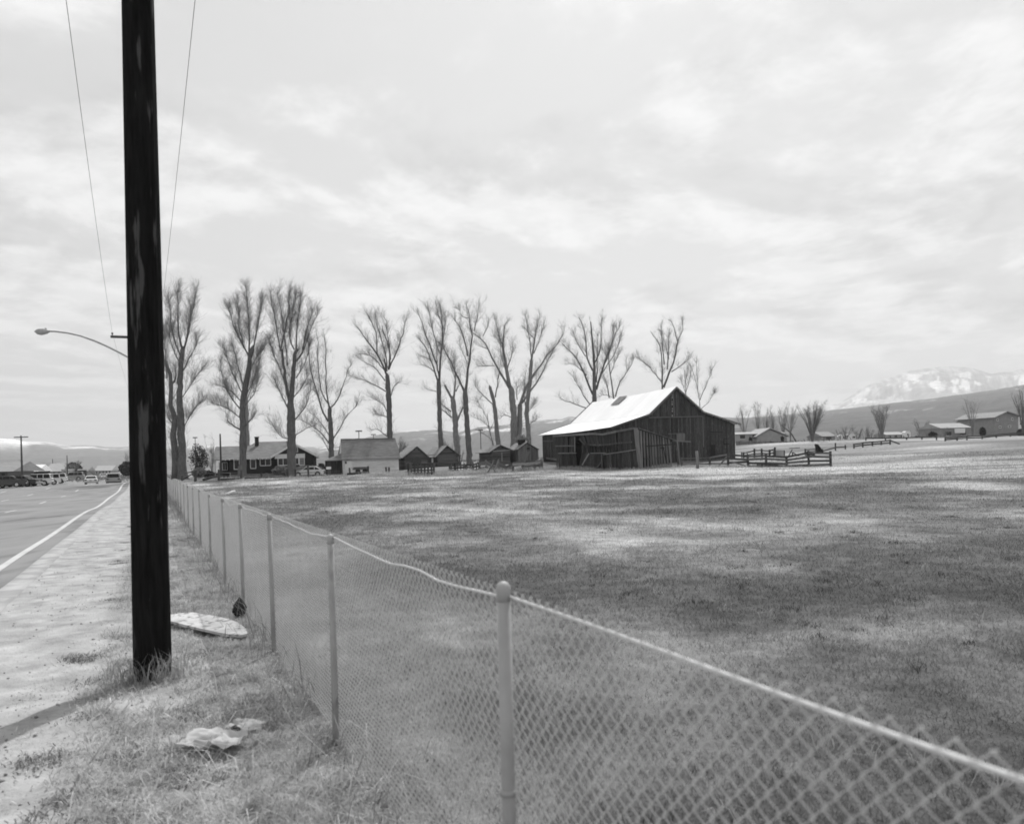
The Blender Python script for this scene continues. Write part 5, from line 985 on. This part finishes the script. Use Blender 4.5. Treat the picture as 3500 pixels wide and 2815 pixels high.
rail_fence('plank_fence', 'old plank fence of wide grey boards running to the barn wall', [hq(480,785,960,100), hq(610,730,960,99.5), hq(760,850,950,99.2), hq(850,760,950,99), hq(970,850,950,98.6), hq(1100,790,950,98.2), hq(1290,740,945,97.8), hq(1500,760,940,97.6), hq(1640,720,930,97.4)], [.86, (None, .7, .72, .75, .72, .72, .75, .78), (.45, .42, .45, .45, .42, None, .4, .45), (.15, None, .18, .16, .16, .15, .2, None)], m='old_rail', r=.1, rw_=.3, jit=.08)
for q0, q1, th, m, lab in ((H(635,985),H(745,760),.12,'pale_rail','leaning pole nearest the slatted gate on the corral fence'), (H(740,985),H(832,750),.12,'pale_rail','second leaning pole on the corral fence, beside the small tent shaped board'), (H(1225,1000),H(1390,610),.22,'old_rail','stout post leaning steeply in the corral'), (H(1570,940),H(1605,810),.16,'old_rail','short leaning stake near the barn wall')):
    a = base(*q0, 96.8); tag(beam('leaning_pole', a-Vector((0, 0, .1)), P(*q1, 97.2), th, th, m), lab, 'pole')
a, b = P(*H(1090, 850), 96.6), P(*H(1600, 812), 97); lt = thing('timber_on_posts', 'long pale timber resting on short posts before the board shed', 'timber', base(*H(1200, 960), 96.8)); beam('timber', a, b, .24, .2, 'pale_rail', lt)
for x in (1100, 1270, 1585): bb = base(*H(x, 950), 96.9); beam('support', bb-Vector((0, 0, .2)), P(*H(x, 835), 96.9), .22, .2, 'old_rail', lt)
b = base(*H(700, 1000), 96); tb = thing('tent_board', 'two short boards propped like a tent in the dry grass', 'board', b); 
for s_ in (-1, 1): beam('board', b+Vector((s_*.55, 0, 0)), b+Vector((0, 0, .72)), .35, .05, 'barn_board', tb, (s_, 0, .7))
# ------------------------------------------------------------------ vehicles
def car(name, label, loc, rz, paint, kind='hatch', cat='car', group='vehicles on the street', Ln=4.1, Wd=1.65, small=False):
    t = thing(name, label, cat, loc, group, local=True, rz=rz); h = Wd/2     # front is +x
    if kind == 'hatch':
        low = [(-2.0,.32),(-2.05,.5),(-2.02,.78),(-1.9,.84),(1.05,.82),(1.75,.74),(2.02,.62),(2.05,.42),(1.98,.27),(-1.9,.25)]; cab = [(-1.88,.83),(-1.05,1.25),(-.75,1.31),(.05,1.33),(.25,1.29),(.98,.81)]
    elif kind == 'sedan':
        low = [(-2.3,.35),(-2.35,.55),(-2.3,.88),(-1.3,.92),(1.0,.9),(1.9,.82),(2.25,.7),(2.3,.45),(2.2,.28),(-2.2,.26)]; cab = [(-1.5,.91),(-.95,1.33),(-.6,1.38),(.15,1.38),(.4,1.33),(1.0,.89)]
    else:
        low = [(-2.4,.45),(-2.45,.65),(-2.42,1.05),(1.1,1.05),(2.2,.98),(2.4,.85),(2.42,.55),(2.3,.4),(-2.3,.38)]; cab = [(-2.38,1.05),(-2.15,1.68),(-1.9,1.76),(.1,1.76),(.35,1.7),(1.05,1.04)]
    b = MB(); n = len(low); prof = [(-h, .0), (-h*.97, .04), (h*.97, .04), (h, 0)]
    vs_ = []
    for y_, ins in ((-h*.93, .93), (-h, 1.0), (h, 1.0), (h*.93, .93)): vs_.append([(x*1.0, y_, z) if ins == 1 else (x*.985, y_, .27+(z-.27)*1.012) for x, z in low])
    for k in range(4): b.v += [Vector(q) for q in vs_[k]]
    b.f = [tuple(range(n))[::-1], tuple(range(3*n, 4*n))]+[(k*n+i, k*n+(i+1) % n, (k+1)*n+(i+1) % n, (k+1)*n+i) for k in range(3) for i in range(n)]
    bd = obj('body', b, paint, t); cb_ = MB(); m = len(cab); zt = max(z for _, z in cab); zl = cab[0][1]
    ins = lambda z: h*(.95-.14*(z-zl)/(zt-zl))
    cb_.v += [Vector((x, -ins(z), z)) for x, z in cab]+[Vector((x, ins(z), z)) for x, z in cab]; cb_.f = [tuple(range(m))[::-1], tuple(range(m, 2*m))]+[(i, (i+1) % m, m+(i+1) % m, m+i) for i in range(m)]
    obj('cabin', cb_, paint, t)
    wy = lambda z, s: s*(ins(z)+.012)
    def side(xs, nm='side_window'):
        for s in (-1, 1):
            q = [Vector((x, wy(z, s), z)) for x, z in xs]; obj(nm, MB().add(q if s > 0 else q[::-1], (tuple(range(len(q)))[::-1], tuple(range(len(q))))), 'glass', t)
    z0, z1 = zl+.06, zt-.09; k0 = (z1-zl)/(zt-zl)
    xr, xf = cab[0][0], cab[-1][0]; xr2, xf2 = cab[1][0], cab[-2][0]
    lerp = lambda a, c, f: a+(c-a)*f
    mid = (xr2+xf2)/2
    side([(lerp(xr, xr2, .3)+.12, z0), (mid-.45, z0), (mid-.45, z1), (xr2+.05, z1)]); side([(mid-.38, z0), (mid+.3, z0), (mid+.3, z1), (mid-.38, z1)]); side([(mid+.37, z0), (lerp(xf, xf2, .2)-.1, z0), (xf2-.03, z1), (mid+.37, z1)])
    for (xa, za), (xb, zb_), nm, sg_ in ((cab[0], cab[1], 'rear_window', -1), (cab[-1], cab[-2], 'windscreen', 1)):
        q = [Vector((lerp(xa, xb, .12)+sg_*.015, -ins(za)*.9, lerp(za, zb_, .12)+.015)), Vector((lerp(xa, xb, .12)+sg_*.015, ins(za)*.9, lerp(za, zb_, .12)+.015)), Vector((lerp(xa, xb, .92)+sg_*.015, ins(zb_)*.88, lerp(za, zb_, .92)+.015)), Vector((lerp(xa, xb, .92)+sg_*.015, -ins(zb_)*.88, lerp(za, zb_, .92)+.015))]
        obj(nm, MB().add(q, ((0, 1, 2, 3), (3, 2, 1, 0))), 'glass', t)
    r = .3 if kind != 'suv' else .37; xw = (-Ln*.30, Ln*.315)
    for x in xw:
        for s in (-1, 1):
            obj('wheel_arch', MB().tube([(x, s*(h-.1), r+.02), (x, s*(h+.008), r+.02)], r+.05, 18), 'car_dark', t)
            wh = obj('wheel', MB().tube([(x, s*(h-.16), r), (x, s*(h+.02), r)], r, 18), 'tyre', t); obj('rim', MB().tube([(x, s*h, r), (x, s*(h+.03), r)], r*.6, 14), 'chrome', wh)
    xe = max(x for x, _ in low); xb_ = min(x for x, _ in low)
    obj('bumper', MB().box((xb_-.03, 0, .46), .1, Wd*.96, .16), 'car_dark' if kind != 'sedan' else 'chrome', t); obj('bumper', MB().box((xe+.02, 0, .46), .1, Wd*.96, .14), 'car_dark', t)
    zl_ = .66 if kind != 'suv' else .86
    for s in (-1, 1): obj('tail_light', MB().box((xb_-.02, s*h*.78, zl_+.06), .06, .3, .14), 'tail_lamp', t); obj('headlight', MB().box((xe-.02, s*h*.72, zl_), .06, .26, .13), 'chrome', t)
    obj('number_plate', MB().box((xb_-.035, 0, zl_-.02), .03, .34, .14), 'pale_roof', t)
    if not small:
        for s in (-1, 1): obj('side_trim', MB().box((-.02, s*(h+.006), .52), 2.2, .02, .06), 'car_dark', t); obj('mirror', MB().box((cab[-1][0]-.2, s*(h+.06), cab[-1][1]+.06), .1, .14, .1), paint, t)
    return t
b = base(*E(1792, 790), 106.5); car('parked_hatchback', 'white hatchback parked in the yard before the hedge', b, math.radians(184), 'car_white', group='parked vehicles')
RD = math.radians(90+24.1)
def rbase(q, Z): b = base(*q, Z); b.z -= .125; return b
car('sport_utility', 'dark windowed utility vehicle driving away in the near lane', rbase(LL(1680, 1315), 116), RD, 'car_grey', 'suv', Ln=4.8, Wd=1.85, small=True)
car('sedan', 'pale sedan driving away one lane to the side of the utility vehicle', rbase(LL(1350, 1310), 130), RD, 'car_white', 'sedan', Ln=4.6, Wd=1.75, small=True)
car('sedan', 'distant pale sedan far down the street ahead of the utility vehicle', rbase(LL(1530, 1250), 205), RD, 'car_white', 'sedan', Ln=4.6, Wd=1.75, small=True)
car('sedan', 'tiny white sedan at the far bend of the street beside the dark trees', rbase(LL(1832, 1215), 240), RD, 'car_white', 'sedan', Ln=4.6, Wd=1.75, small=True)
for k, (x, y, Z, kd, pt_, lab) in enumerate(((70,1330,97,'sedan','car_dark','dark sedan parked under the canopy across the street'), (280,1325,99,'sedan','car_dark','dark sedan parked beside the tall crossarm pole across the street'), (500,1305,118,'suv','car_white','white van parked nearest the crossarm pole across the street'), (640,1290,128,'suv','car_white','white van second from the crossarm pole across the street'), (760,1285,140,'suv','car_white','white van third from the crossarm pole across the street'), (1060,1268,175,'suv','car_grey','grey van by the flat block building across the street'))):
    b = base(*LL(x, y), Z); car('parked_van' if kd == 'suv' else 'parked_sedan', lab, b, RD+random.uniform(1.2, 1.8), pt_, kd, 'van' if kd == 'suv' else 'car', 'vehicles parked across the street', 4.8 if kd == 'suv' else 4.6, 1.8, True)
# ------------------------------------------------------------------ across the street
def plainhouse(name, label, q0, q1, Z, depth, roofm, wallm, peak, group='buildings across the street', over=.4, flat=False, ang=math.radians(10), wins=3, side=False):
    O = P(*q0, Z); O.z = 0; f = Frame(O, ang); u0, zt = f.hw(q0); u1, z1 = f.hw(q1); c = f.pt((u0+u1)/2, 0, 0); zb = g1(c.x, c.y); zt = max(zt, zb+2.2)
    t = thing(name, label, 'building', f.pt(u0, 0, zb), group)
    obj('wall', MB().prism([f.pt(u0, 0, zb-.5), f.pt(u1, 0, zb-.5), f.pt(u1, 0, zt), f.pt(u0, 0, zt)], f.d*depth), wallm, t)
    if flat: obj('roof', MB().prism([f.pt(u0-over, -over, zt), f.pt(u1+over, -over, zt), f.pt(u1+over, depth+over, zt), f.pt(u0-over, depth+over, zt)], (0, 0, .35)), roofm, t)
    else:
        zp = f.hw(peak, depth/2)[1] if isinstance(peak, tuple) else zt+peak
        obj('roof', MB().prism([f.pt(u0-over, -over, zt-.1), f.pt(u0-over, depth/2, zp), f.pt(u0-over, depth+over, zt-.1)], f.g*(u1-u0+2*over)), roofm, t)
    for k in range(wins):
        a = u0+(u1-u0)*(k+.3)/wins; b_ = a+(u1-u0)/wins*.4; wn = obj('window', MB().prism([f.pt(a, -.02, zb+1), f.pt(b_, -.02, zb+1), f.pt(b_, -.02, min(zt-.3, zb+2.1)), f.pt(a, -.02, min(zt-.3, zb+2.1))], f.d*-.04), 'glass', t)
        beam('sill', f.pt(a-.05, -.06, zb+.97), f.pt(b_+.05, -.06, zb+.97), .1, .1, 'white_paint', wn, f.d, 0)
    return f, t
f, t = plainhouse('canopy_building', 'low building with a wide pale canopy roof over parked cars', LL(-260, 1235), LL(110, 1240), 112, 9, 'grey_roof', 'car_dark', 1.3, flat=False, over=1.2)
plainhouse('shop_building', 'small shop with a curved pale awning roof behind the crossarm pole', LL(375, 1160), LL(545, 1150), 165, 7, 'white_paint', 'house_wall', 1.3)
plainhouse('shop_building', 'long low grey building behind the white vans', LL(120, 1140), LL(380, 1130), 190, 8, 'grey_roof', 'plaster', 1.8)
plainhouse('shop_building', 'low building with a dark roof line left of the round tree', LL(530, 1110), LL(725, 1105), 230, 8, 'grey_roof', 'plaster', 2.2)
plainhouse('shop_building', 'wide pale roofed building behind the third white van', LL(690, 1180), LL(905, 1170), 200, 8, 'pale_roof', 'mid_wall', 2.0)
plainhouse('block_building', 'small pale flat roofed block beside the round tree', LL(912, 1150), LL(998, 1145), 185, 6, 'plaster', 'plaster', 0, flat=True, wins=1, over=.1)
plainhouse('block_building', 'dark fronted store with a pale parapet sign band under the round tree', LL(1005, 1155), LL(1130, 1150), 195, 7, 'pale_roof', 'house_wall', 0, flat=True, wins=2, over=.1)
plainhouse('far_building', 'distant pale row of buildings at the end of the street', LL(1400, 1140), LL(1640, 1130), 330, 10, 'pale_roof', 'plaster', 2.0, wins=5)
plainhouse('far_building', 'distant low grey building where the street bends', LL(1180, 1200), LL(1290, 1195), 300, 8, 'grey_roof', 'mid_wall', 1.5, wins=2)
plainhouse('far_building', 'distant building high on the slope across the street', LL(-60, 1040), LL(230, 1030), 330, 10, 'grey_roof', 'plaster', 2.5, wins=4)
for x, yt, yb, Z, lab, arm in ((330, 595, 1325, 104, 'tall utility pole with a small crossarm among the parked cars across the street', 1), (998, 885, 1275, 180, 'plain pole beside the round tree across the street', 0), (782, 940, 1200, 215, 'thin distant pole behind the white vans', 0)):
    b = base(*LL(x, yb), Z); h = P(*LL(x, yt), Z).z-b.z; po = thing('utility_pole', lab, 'utility pole', b, 'utility poles across the street'); obj('shaft', MB().tube([b-Vector((0, 0, .3)), b+Vector((0, 0, h*.5)), b+Vector((0, 0, h))], [.13, .12, .09], 8), 'bare_pole', po, True)
    if arm: beam('crossarm', b+Vector((-.9, 0, h-.2)), b+Vector((.9, 0, h-.2)), .12, .12, 'bare_pole', po, (0, 0, 1), 0)
leafy('round leafless looking dense tree beside the pale block building', LL(1085, 1160), 205, 56, 54, 'round_tree', 'leaf_dark', 2600, 'trees across the street', .4, cat='tree', trunk_h=.2, hole=.3)
auto_tree('dense round bare tree behind the plain pole across the street', LL(1080, 1190), 190, 66, 62, 14, .12, 'bare_tree', 'trees across the street', 2.0, False, trunk=.15, tw=.03)
auto_tree('rounded bare tree right of the crossarm pole', LL(455, 1130), 200, 36, 34, 10, .1, 'bare_tree', 'trees across the street', 1.8, False, trunk=.1, tw=.03)
auto_tree('small bare tree above the long low roof across the street', LL(780, 1130), 210, 26, 24, 8, .1, 'bare_tree', 'trees across the street', 1.2, True, trunk=.1, tw=.03)
leafy('dark evergreen clump at the far bend of the street', LL(1880, 1200), 235, 50, 50, 'evergreen_tree', 'leaf_dark', 2200, 'trees across the street', .45, cat='tree')
auto_tree('tall bare tree behind the far evergreen clump', LL(1900, 1190), 250, 90, 40, 7, .16, 'bare_tree', 'trees across the street', 1.0, True, tw=.03)
auto_tree('low bare tree where the street bends', LL(1400, 1210), 260, 30, 50, 8, .12, 'bare_tree', 'trees across the street', 1.2, True, trunk=.1, tw=.03)
auto_tree('faint bare tree at the far left slope across the street', LL(30, 1030), 300, 50, 50, 8, .14, 'bare_tree', 'trees across the street', 1.0, True, tw=.04)
leafy('dark low bush on the slope across the street', LL(95, 1045), 280, 14, 26, m='leaf_dark', n=500, group='trees across the street', leaf=.35)
# ------------------------------------------------------------------ houses and trees on the right
f, t = plainhouse('ranch_house', 'low ranch house with a broad pale roof and wide front gable beyond the barn', J(975, 605), J(1500, 585), 200, 12, 'pale_roof', 'plaster', J(1010, 545), 'houses beyond the pasture', ang=math.radians(4), wins=4)
u0, zq = f.hw(J(1180, 595), -2); u1, _ = f.hw(J(1535, 575), -2); up, zp = f.hw(J(1335, 506), -2)
obj('front_gable', MB().prism([f.pt(u0+.5, -1.5, zq-2.5), f.pt(u1-.5, -1.5, zq-2.5), f.pt(u1-.5, -1.5, zq), f.pt(up, -1.5, zp-.2), f.pt(u0+.5, -1.5, zq)], f.d*8), 'plaster', t)
for a in (u0, u1): obj('gable_roof', MB().prism([f.pt(a, -2, zq-.1), f.pt(up, -2, zp), f.pt(up, 8, zp), f.pt(a, 8, zq-.1)], (0, 0, .25)), 'pale_roof', t)
wb = thing('board_wall', 'long solid grey board fence before the ranch house', 'fence', base(*J(985, 690), 165), 'wooden farm fences')
for k in range(26): x0 = 985+k*23.5; b = base(*J(x0, 692), 165); tp_ = P(*J(x0, 640), 165); beam('board', b-Vector((0, 0, .2)), Vector((b.x, b.y, tp_.z+random.uniform(-.05, .05))), 22/3.08*165/F, .05, 'grey_board', wb)
f, t = shed_px('gabled_house', 'large two storey house with a wide gable facing the pasture', K, 255, K(1885,608), K(1985,560), K(2105,598), 0, 14, wall='mid_wall', style='plain', roof='grey_roof', group='houses beyond the pasture', over=.8, th=.25)
for q0, q1 in ((K(1925, 690), K(1945, 705)), (K(2010, 685), K(2035, 700)), (K(1905, 620), K(1920, 640)), (K(2040, 615), K(2055, 635))): win(f, t, q0, q1, -.02, 'white_paint', .15)
plainhouse('house_wing', 'low wing with a grey roof beside the large gabled house', K(1715, 640), K(1880, 630), 262, 9, 'grey_roof', 'mid_wall', 1.2, 'houses beyond the pasture')
f, t = plainhouse('ranch_house', 'low house with a pale metal roof and a white garage front', K(1390, 705), K(1660, 695), 225, 9, 'pale_roof', 'mid_wall', K(1500, 662), 'houses beyond the pasture', wins=2)
q0, q1 = f.hw(K(1515, 712), -.3), f.hw(K(1612, 752), -.3); obj('garage_front', MB().prism([f.pt(q0[0], -.3, q1[1]), f.pt(q1[0], -.3, q1[1]), f.pt(q1[0], -.3, q0[1]), f.pt(q0[0], -.3, q0[1])], f.d*-.1), 'white_paint', t)
plainhouse('small_house', 'small house with a steep pale roof edge between the two bare bushes', K(300, 782), K(415, 778), 230, 8, 'grey_roof', 'mid_wall', K(330, 742), 'houses beyond the pasture', wins=1)
plainhouse('long_house', 'long low pale building far behind the second bare bush', K(890, 770), K(1060, 762), 300, 8, 'pale_roof', 'plaster', 1.0, 'houses beyond the pasture', wins=3)
for x0, x1, y0, y1, Z, lab in ((465, 528, 768, 800, 220, 'white box trailer left of the pair beyond the pasture'), (540, 636, 760, 782, 228, 'longer white trailer beside the white box trailer'), (1062, 1110, 735, 758, 260, 'small white trailer right of the second bare bush'), (2095, 2156, 605, 660, 270, 'white trailer by the large gabled house')):
    b = base(*K((x0+x1)/2, y1), Z); s_ = Z/F/2.695; t = thing('travel_trailer', lab, 'trailer', b, 'white trailers beyond the pasture', local=True); wd_ = (x1-x0)*s_; hh_ = max(2.2, (y1-y0)*s_); zt_ = P(*K(x0, y0), Z).z-b.z
    n_ = 6; pr_ = [(-wd_/2, .5), (wd_/2, .5), (wd_/2, zt_-.4), (wd_/2-.4, zt_), (-wd_/2+.4, zt_), (-wd_/2, zt_-.4)]; obj('body', MB().prism([(x_, 0, z_) for x_, z_ in pr_], (0, 2.2, 0)), 'white_paint', t)
    obj('window', MB().box((0, -.02, zt_*.62), wd_*.25, .04, .5), 'glass', t)
    for sx in (-.3, .3): obj('wheel', MB().tube([(sx*wd_, -.03, .35), (sx*wd_, .2, .35)], .35, 12), 'tyre', t)
for k, (x, yb, yt, w_, Z, lab) in enumerate(((1065,545,215,75,215,'leftmost tree of the bare row behind the ranch house'), (1205,540,205,70,215,'second tree of the bare row behind the ranch house'), (1285,520,230,45,225,'third tree of the bare row behind the ranch house, slimmer'), (1375,530,235,50,225,'fourth tree of the bare row behind the ranch house'), (1470,540,200,70,218,'fifth tree of the bare row, over the front gable of the ranch house'), (1545,560,240,75,210,'last tree of the bare row, at the end of the ranch house'))):
    auto_tree(lab, J(x, yb+60), Z, (yb+60-yt)/3.08*1.12, w_*1.6/3.08*2.0, 6, .13, 'bare_tree', 'row of bare trees behind the ranch house', 1.1, True, trunk=.3, tw=.022, l1=(.8, 2.4))
b0 = base(*J(1615, 650), 170); tag(obj('leaning_tree', MB().tube([b0-Vector((0, 0, .2)), b0+Vector((-1.2, 0, 2.0)), b0+Vector((-3.2, 0, 3.8)), P(*J(1545, 540), 170)], [.17, .14, .11, .07], 7), 'bark', None, True), 'thin bent trunk leaning over the grass right of the ranch house', 'tree')
auto_tree('large many stemmed bare bush standing alone right of the barn', J(1775, 645), 158, 136, 96, 18, .12, 'bare_bush', 'many stemmed bushes in the pasture', 1.3, False, trunk=.1, tw=.02)
auto_tree('second many stemmed bare bush, farther up the pasture', K(850, 800), 178, 128, 76, 13, .12, 'bare_bush', 'many stemmed bushes in the pasture', 1.2, True, trunk=.12, tw=.022)
auto_tree('small dark bare tree behind the white box trailer', K(515, 765), 215, 62, 60, 7, .12, 'bare_tree', 'bare trees beyond the pasture', 1.0, False, trunk=.2, tw=.02)
auto_tree('small dark bare tree behind the longer white trailer', K(620, 765), 222, 52, 50, 7, .12, 'bare_tree', 'bare trees beyond the pasture', 1.0, False, trunk=.2, tw=.02)
auto_tree('hazy bare tree before the low house with the garage', K(1215, 770), 235, 72, 70, 9, .13, 'bare_tree', 'bare trees beyond the pasture', 1.0, True, trunk=.15, tw=.025)
auto_tree('tall faint bare tree between the two houses', K(1685, 750), 205, 160, 60, 6, .11, 'bare_tree', 'bare trees beyond the pasture', .8, True, trunk=.3, tw=.02)
auto_tree('big bare tree rising over the end of the large gabled house', K(2150, 760), 190, 175, 130, 9, .2, 'bare_tree', 'bare trees beyond the pasture', 1.0, False, trunk=.2, tw=.02)
auto_tree('faint low bare tree left of the second bush', K(720, 770), 260, 60, 50, 7, .12, 'bare_tree', 'bare trees beyond the pasture', .8, True, tw=.03)
leafy('dark round evergreen shrub before the low house', K(1315, 760), 205, 26, 26, 'evergreen_shrub', 'leaf_dark', 900, 'shrubs beyond the pasture', .3); leafy('tall dark upright evergreen before the large gabled house', K(1775, 745), 215, 38, 17, 'evergreen_shrub', 'leaf_dark', 900, 'shrubs beyond the pasture', .3)
leafy('dark evergreen at the far corner of the large gabled house', K(2125, 735), 215, 26, 22, 'evergreen_shrub', 'leaf_dark', 700, 'shrubs beyond the pasture', .3); leafy('low dark shrub left of the round evergreen', K(1175, 768), 210, 14, 22, 'evergreen_shrub', 'leaf_dark', 500, 'shrubs beyond the pasture', .3)
leafy('small pale shrub before the board wall of the ranch house', J(1125, 605), 190, 17, 9, 'evergreen_shrub', 'leaf_dark', 400, 'shrubs beyond the pasture', .25); leafy('second small shrub before the front gable of the ranch house', J(1460, 610), 190, 16, 9, 'evergreen_shrub', 'leaf_dark', 400, 'shrubs beyond the pasture', .25)
rr = random.Random(21)
for k in range(16):
    x = rr.uniform(420, 2120); Zs = rr.uniform(190, 330); auto_tree('small bare shrub in the brush line '+('near the white trailers' if x < 700 else 'around the second many stemmed bush' if x < 1000 else 'beside the low house with the garage' if x < 1450 else 'between the garage house and the large gabled house' if x < 1900 else 'beside the large gabled house'), K(x, 772-(Zs-190)*.1-(x-420)*.012), Zs, rr.uniform(22, 46)*200/Zs, rr.uniform(30, 60)*200/Zs, 6, .07, 'bare_shrub', 'bare shrubs scattered before the foothill', .8, True, trunk=.05, tw=.03)
# far lamp masts with flat T heads
for q, yb, w_, Z, lab in ((E(262, 255), 700, 54, 230, 'T shaped lamp mast left of the porch'), (E(262, 340), 700, 44, 320, 'shorter T shaped lamp mast left of the porch, farther off'), (FF(495, 168), 640, 84, 190, 'T shaped lamp mast over the white shed roof'), (FF(690, 215), 640, 66, 250, 'smaller T shaped lamp mast over the white shed roof'), (FF(2125, 155), 640, 70, 210, 'T shaped lamp mast behind the small cabin')):
    b = base(q[0], 1580, Z); h = P(*q, Z).z; t = thing('lamp_mast', lab, 'lamp post', b, 'parking lamp masts behind the farm'); p = P(*q, Z); obj('mast', MB().tube([Vector((p.x, p.y, b.z-.3)), Vector((p.x, p.y, h))], [.12, .09], 8), 'bare_pole', t)
    obj('lamp_bar', MB().box((p.x, p.y, h), w_/3.92*Z/F, .5, .28), 'bare_pole', t)
# low scrub in the middle distance
def scrub(name, label, n, y0, y1, p0, p1, hgt, tn):
    y = y0+(y1-y0)*RNG.random(n); x = (p0+(p1-p0)*RNG.random(n))*y; k = fbm(x*.03+2, y*.03, 4) > .5; x, y = x[k], y[k]; o = blades(name, x, y, hgt*(.4+.9*RNG.random(len(x))), .05+.0012*y, .5+.5*RNG.random(len(x)), tn*(.6+.8*RNG.random(len(x)))); return tag(o, label, 'scrub', kind='stuff')
scrub('scrub', 'low brush scattered over the flats behind the farm', 14000, 170, 520, -.28, .6, .8, .2)
scrub('scrub', 'dry weeds on the ground across the street', 6000, 110, 300, -.66, -.42, .5, .2)
# ------------------------------------------------------------------ haze
HAZE = 1.3e-4
if HAZE:
    m = bpy.data.materials.new('haze'); m.use_nodes = True; n_ = m.node_tree.nodes; n_.clear(); o_ = n_.new('ShaderNodeOutputMaterial'); v_ = n_.new('ShaderNodeVolumePrincipled')
    v_.inputs['Color'].default_value = (.95, .95, .95, 1); v_.inputs['Density'].default_value = HAZE; v_.inputs['Anisotropy'].default_value = .3
    m.node_tree.links.new(v_.outputs[0], o_.inputs['Volume']); MATS['haze'] = m
    hz = obj('haze', MB().box((0, 3500, 390), 26000, 26000, 1000), 'haze'); hz['kind'] = 'stuff'; hz['label'] = 'thin pale haze in the air over the valley'
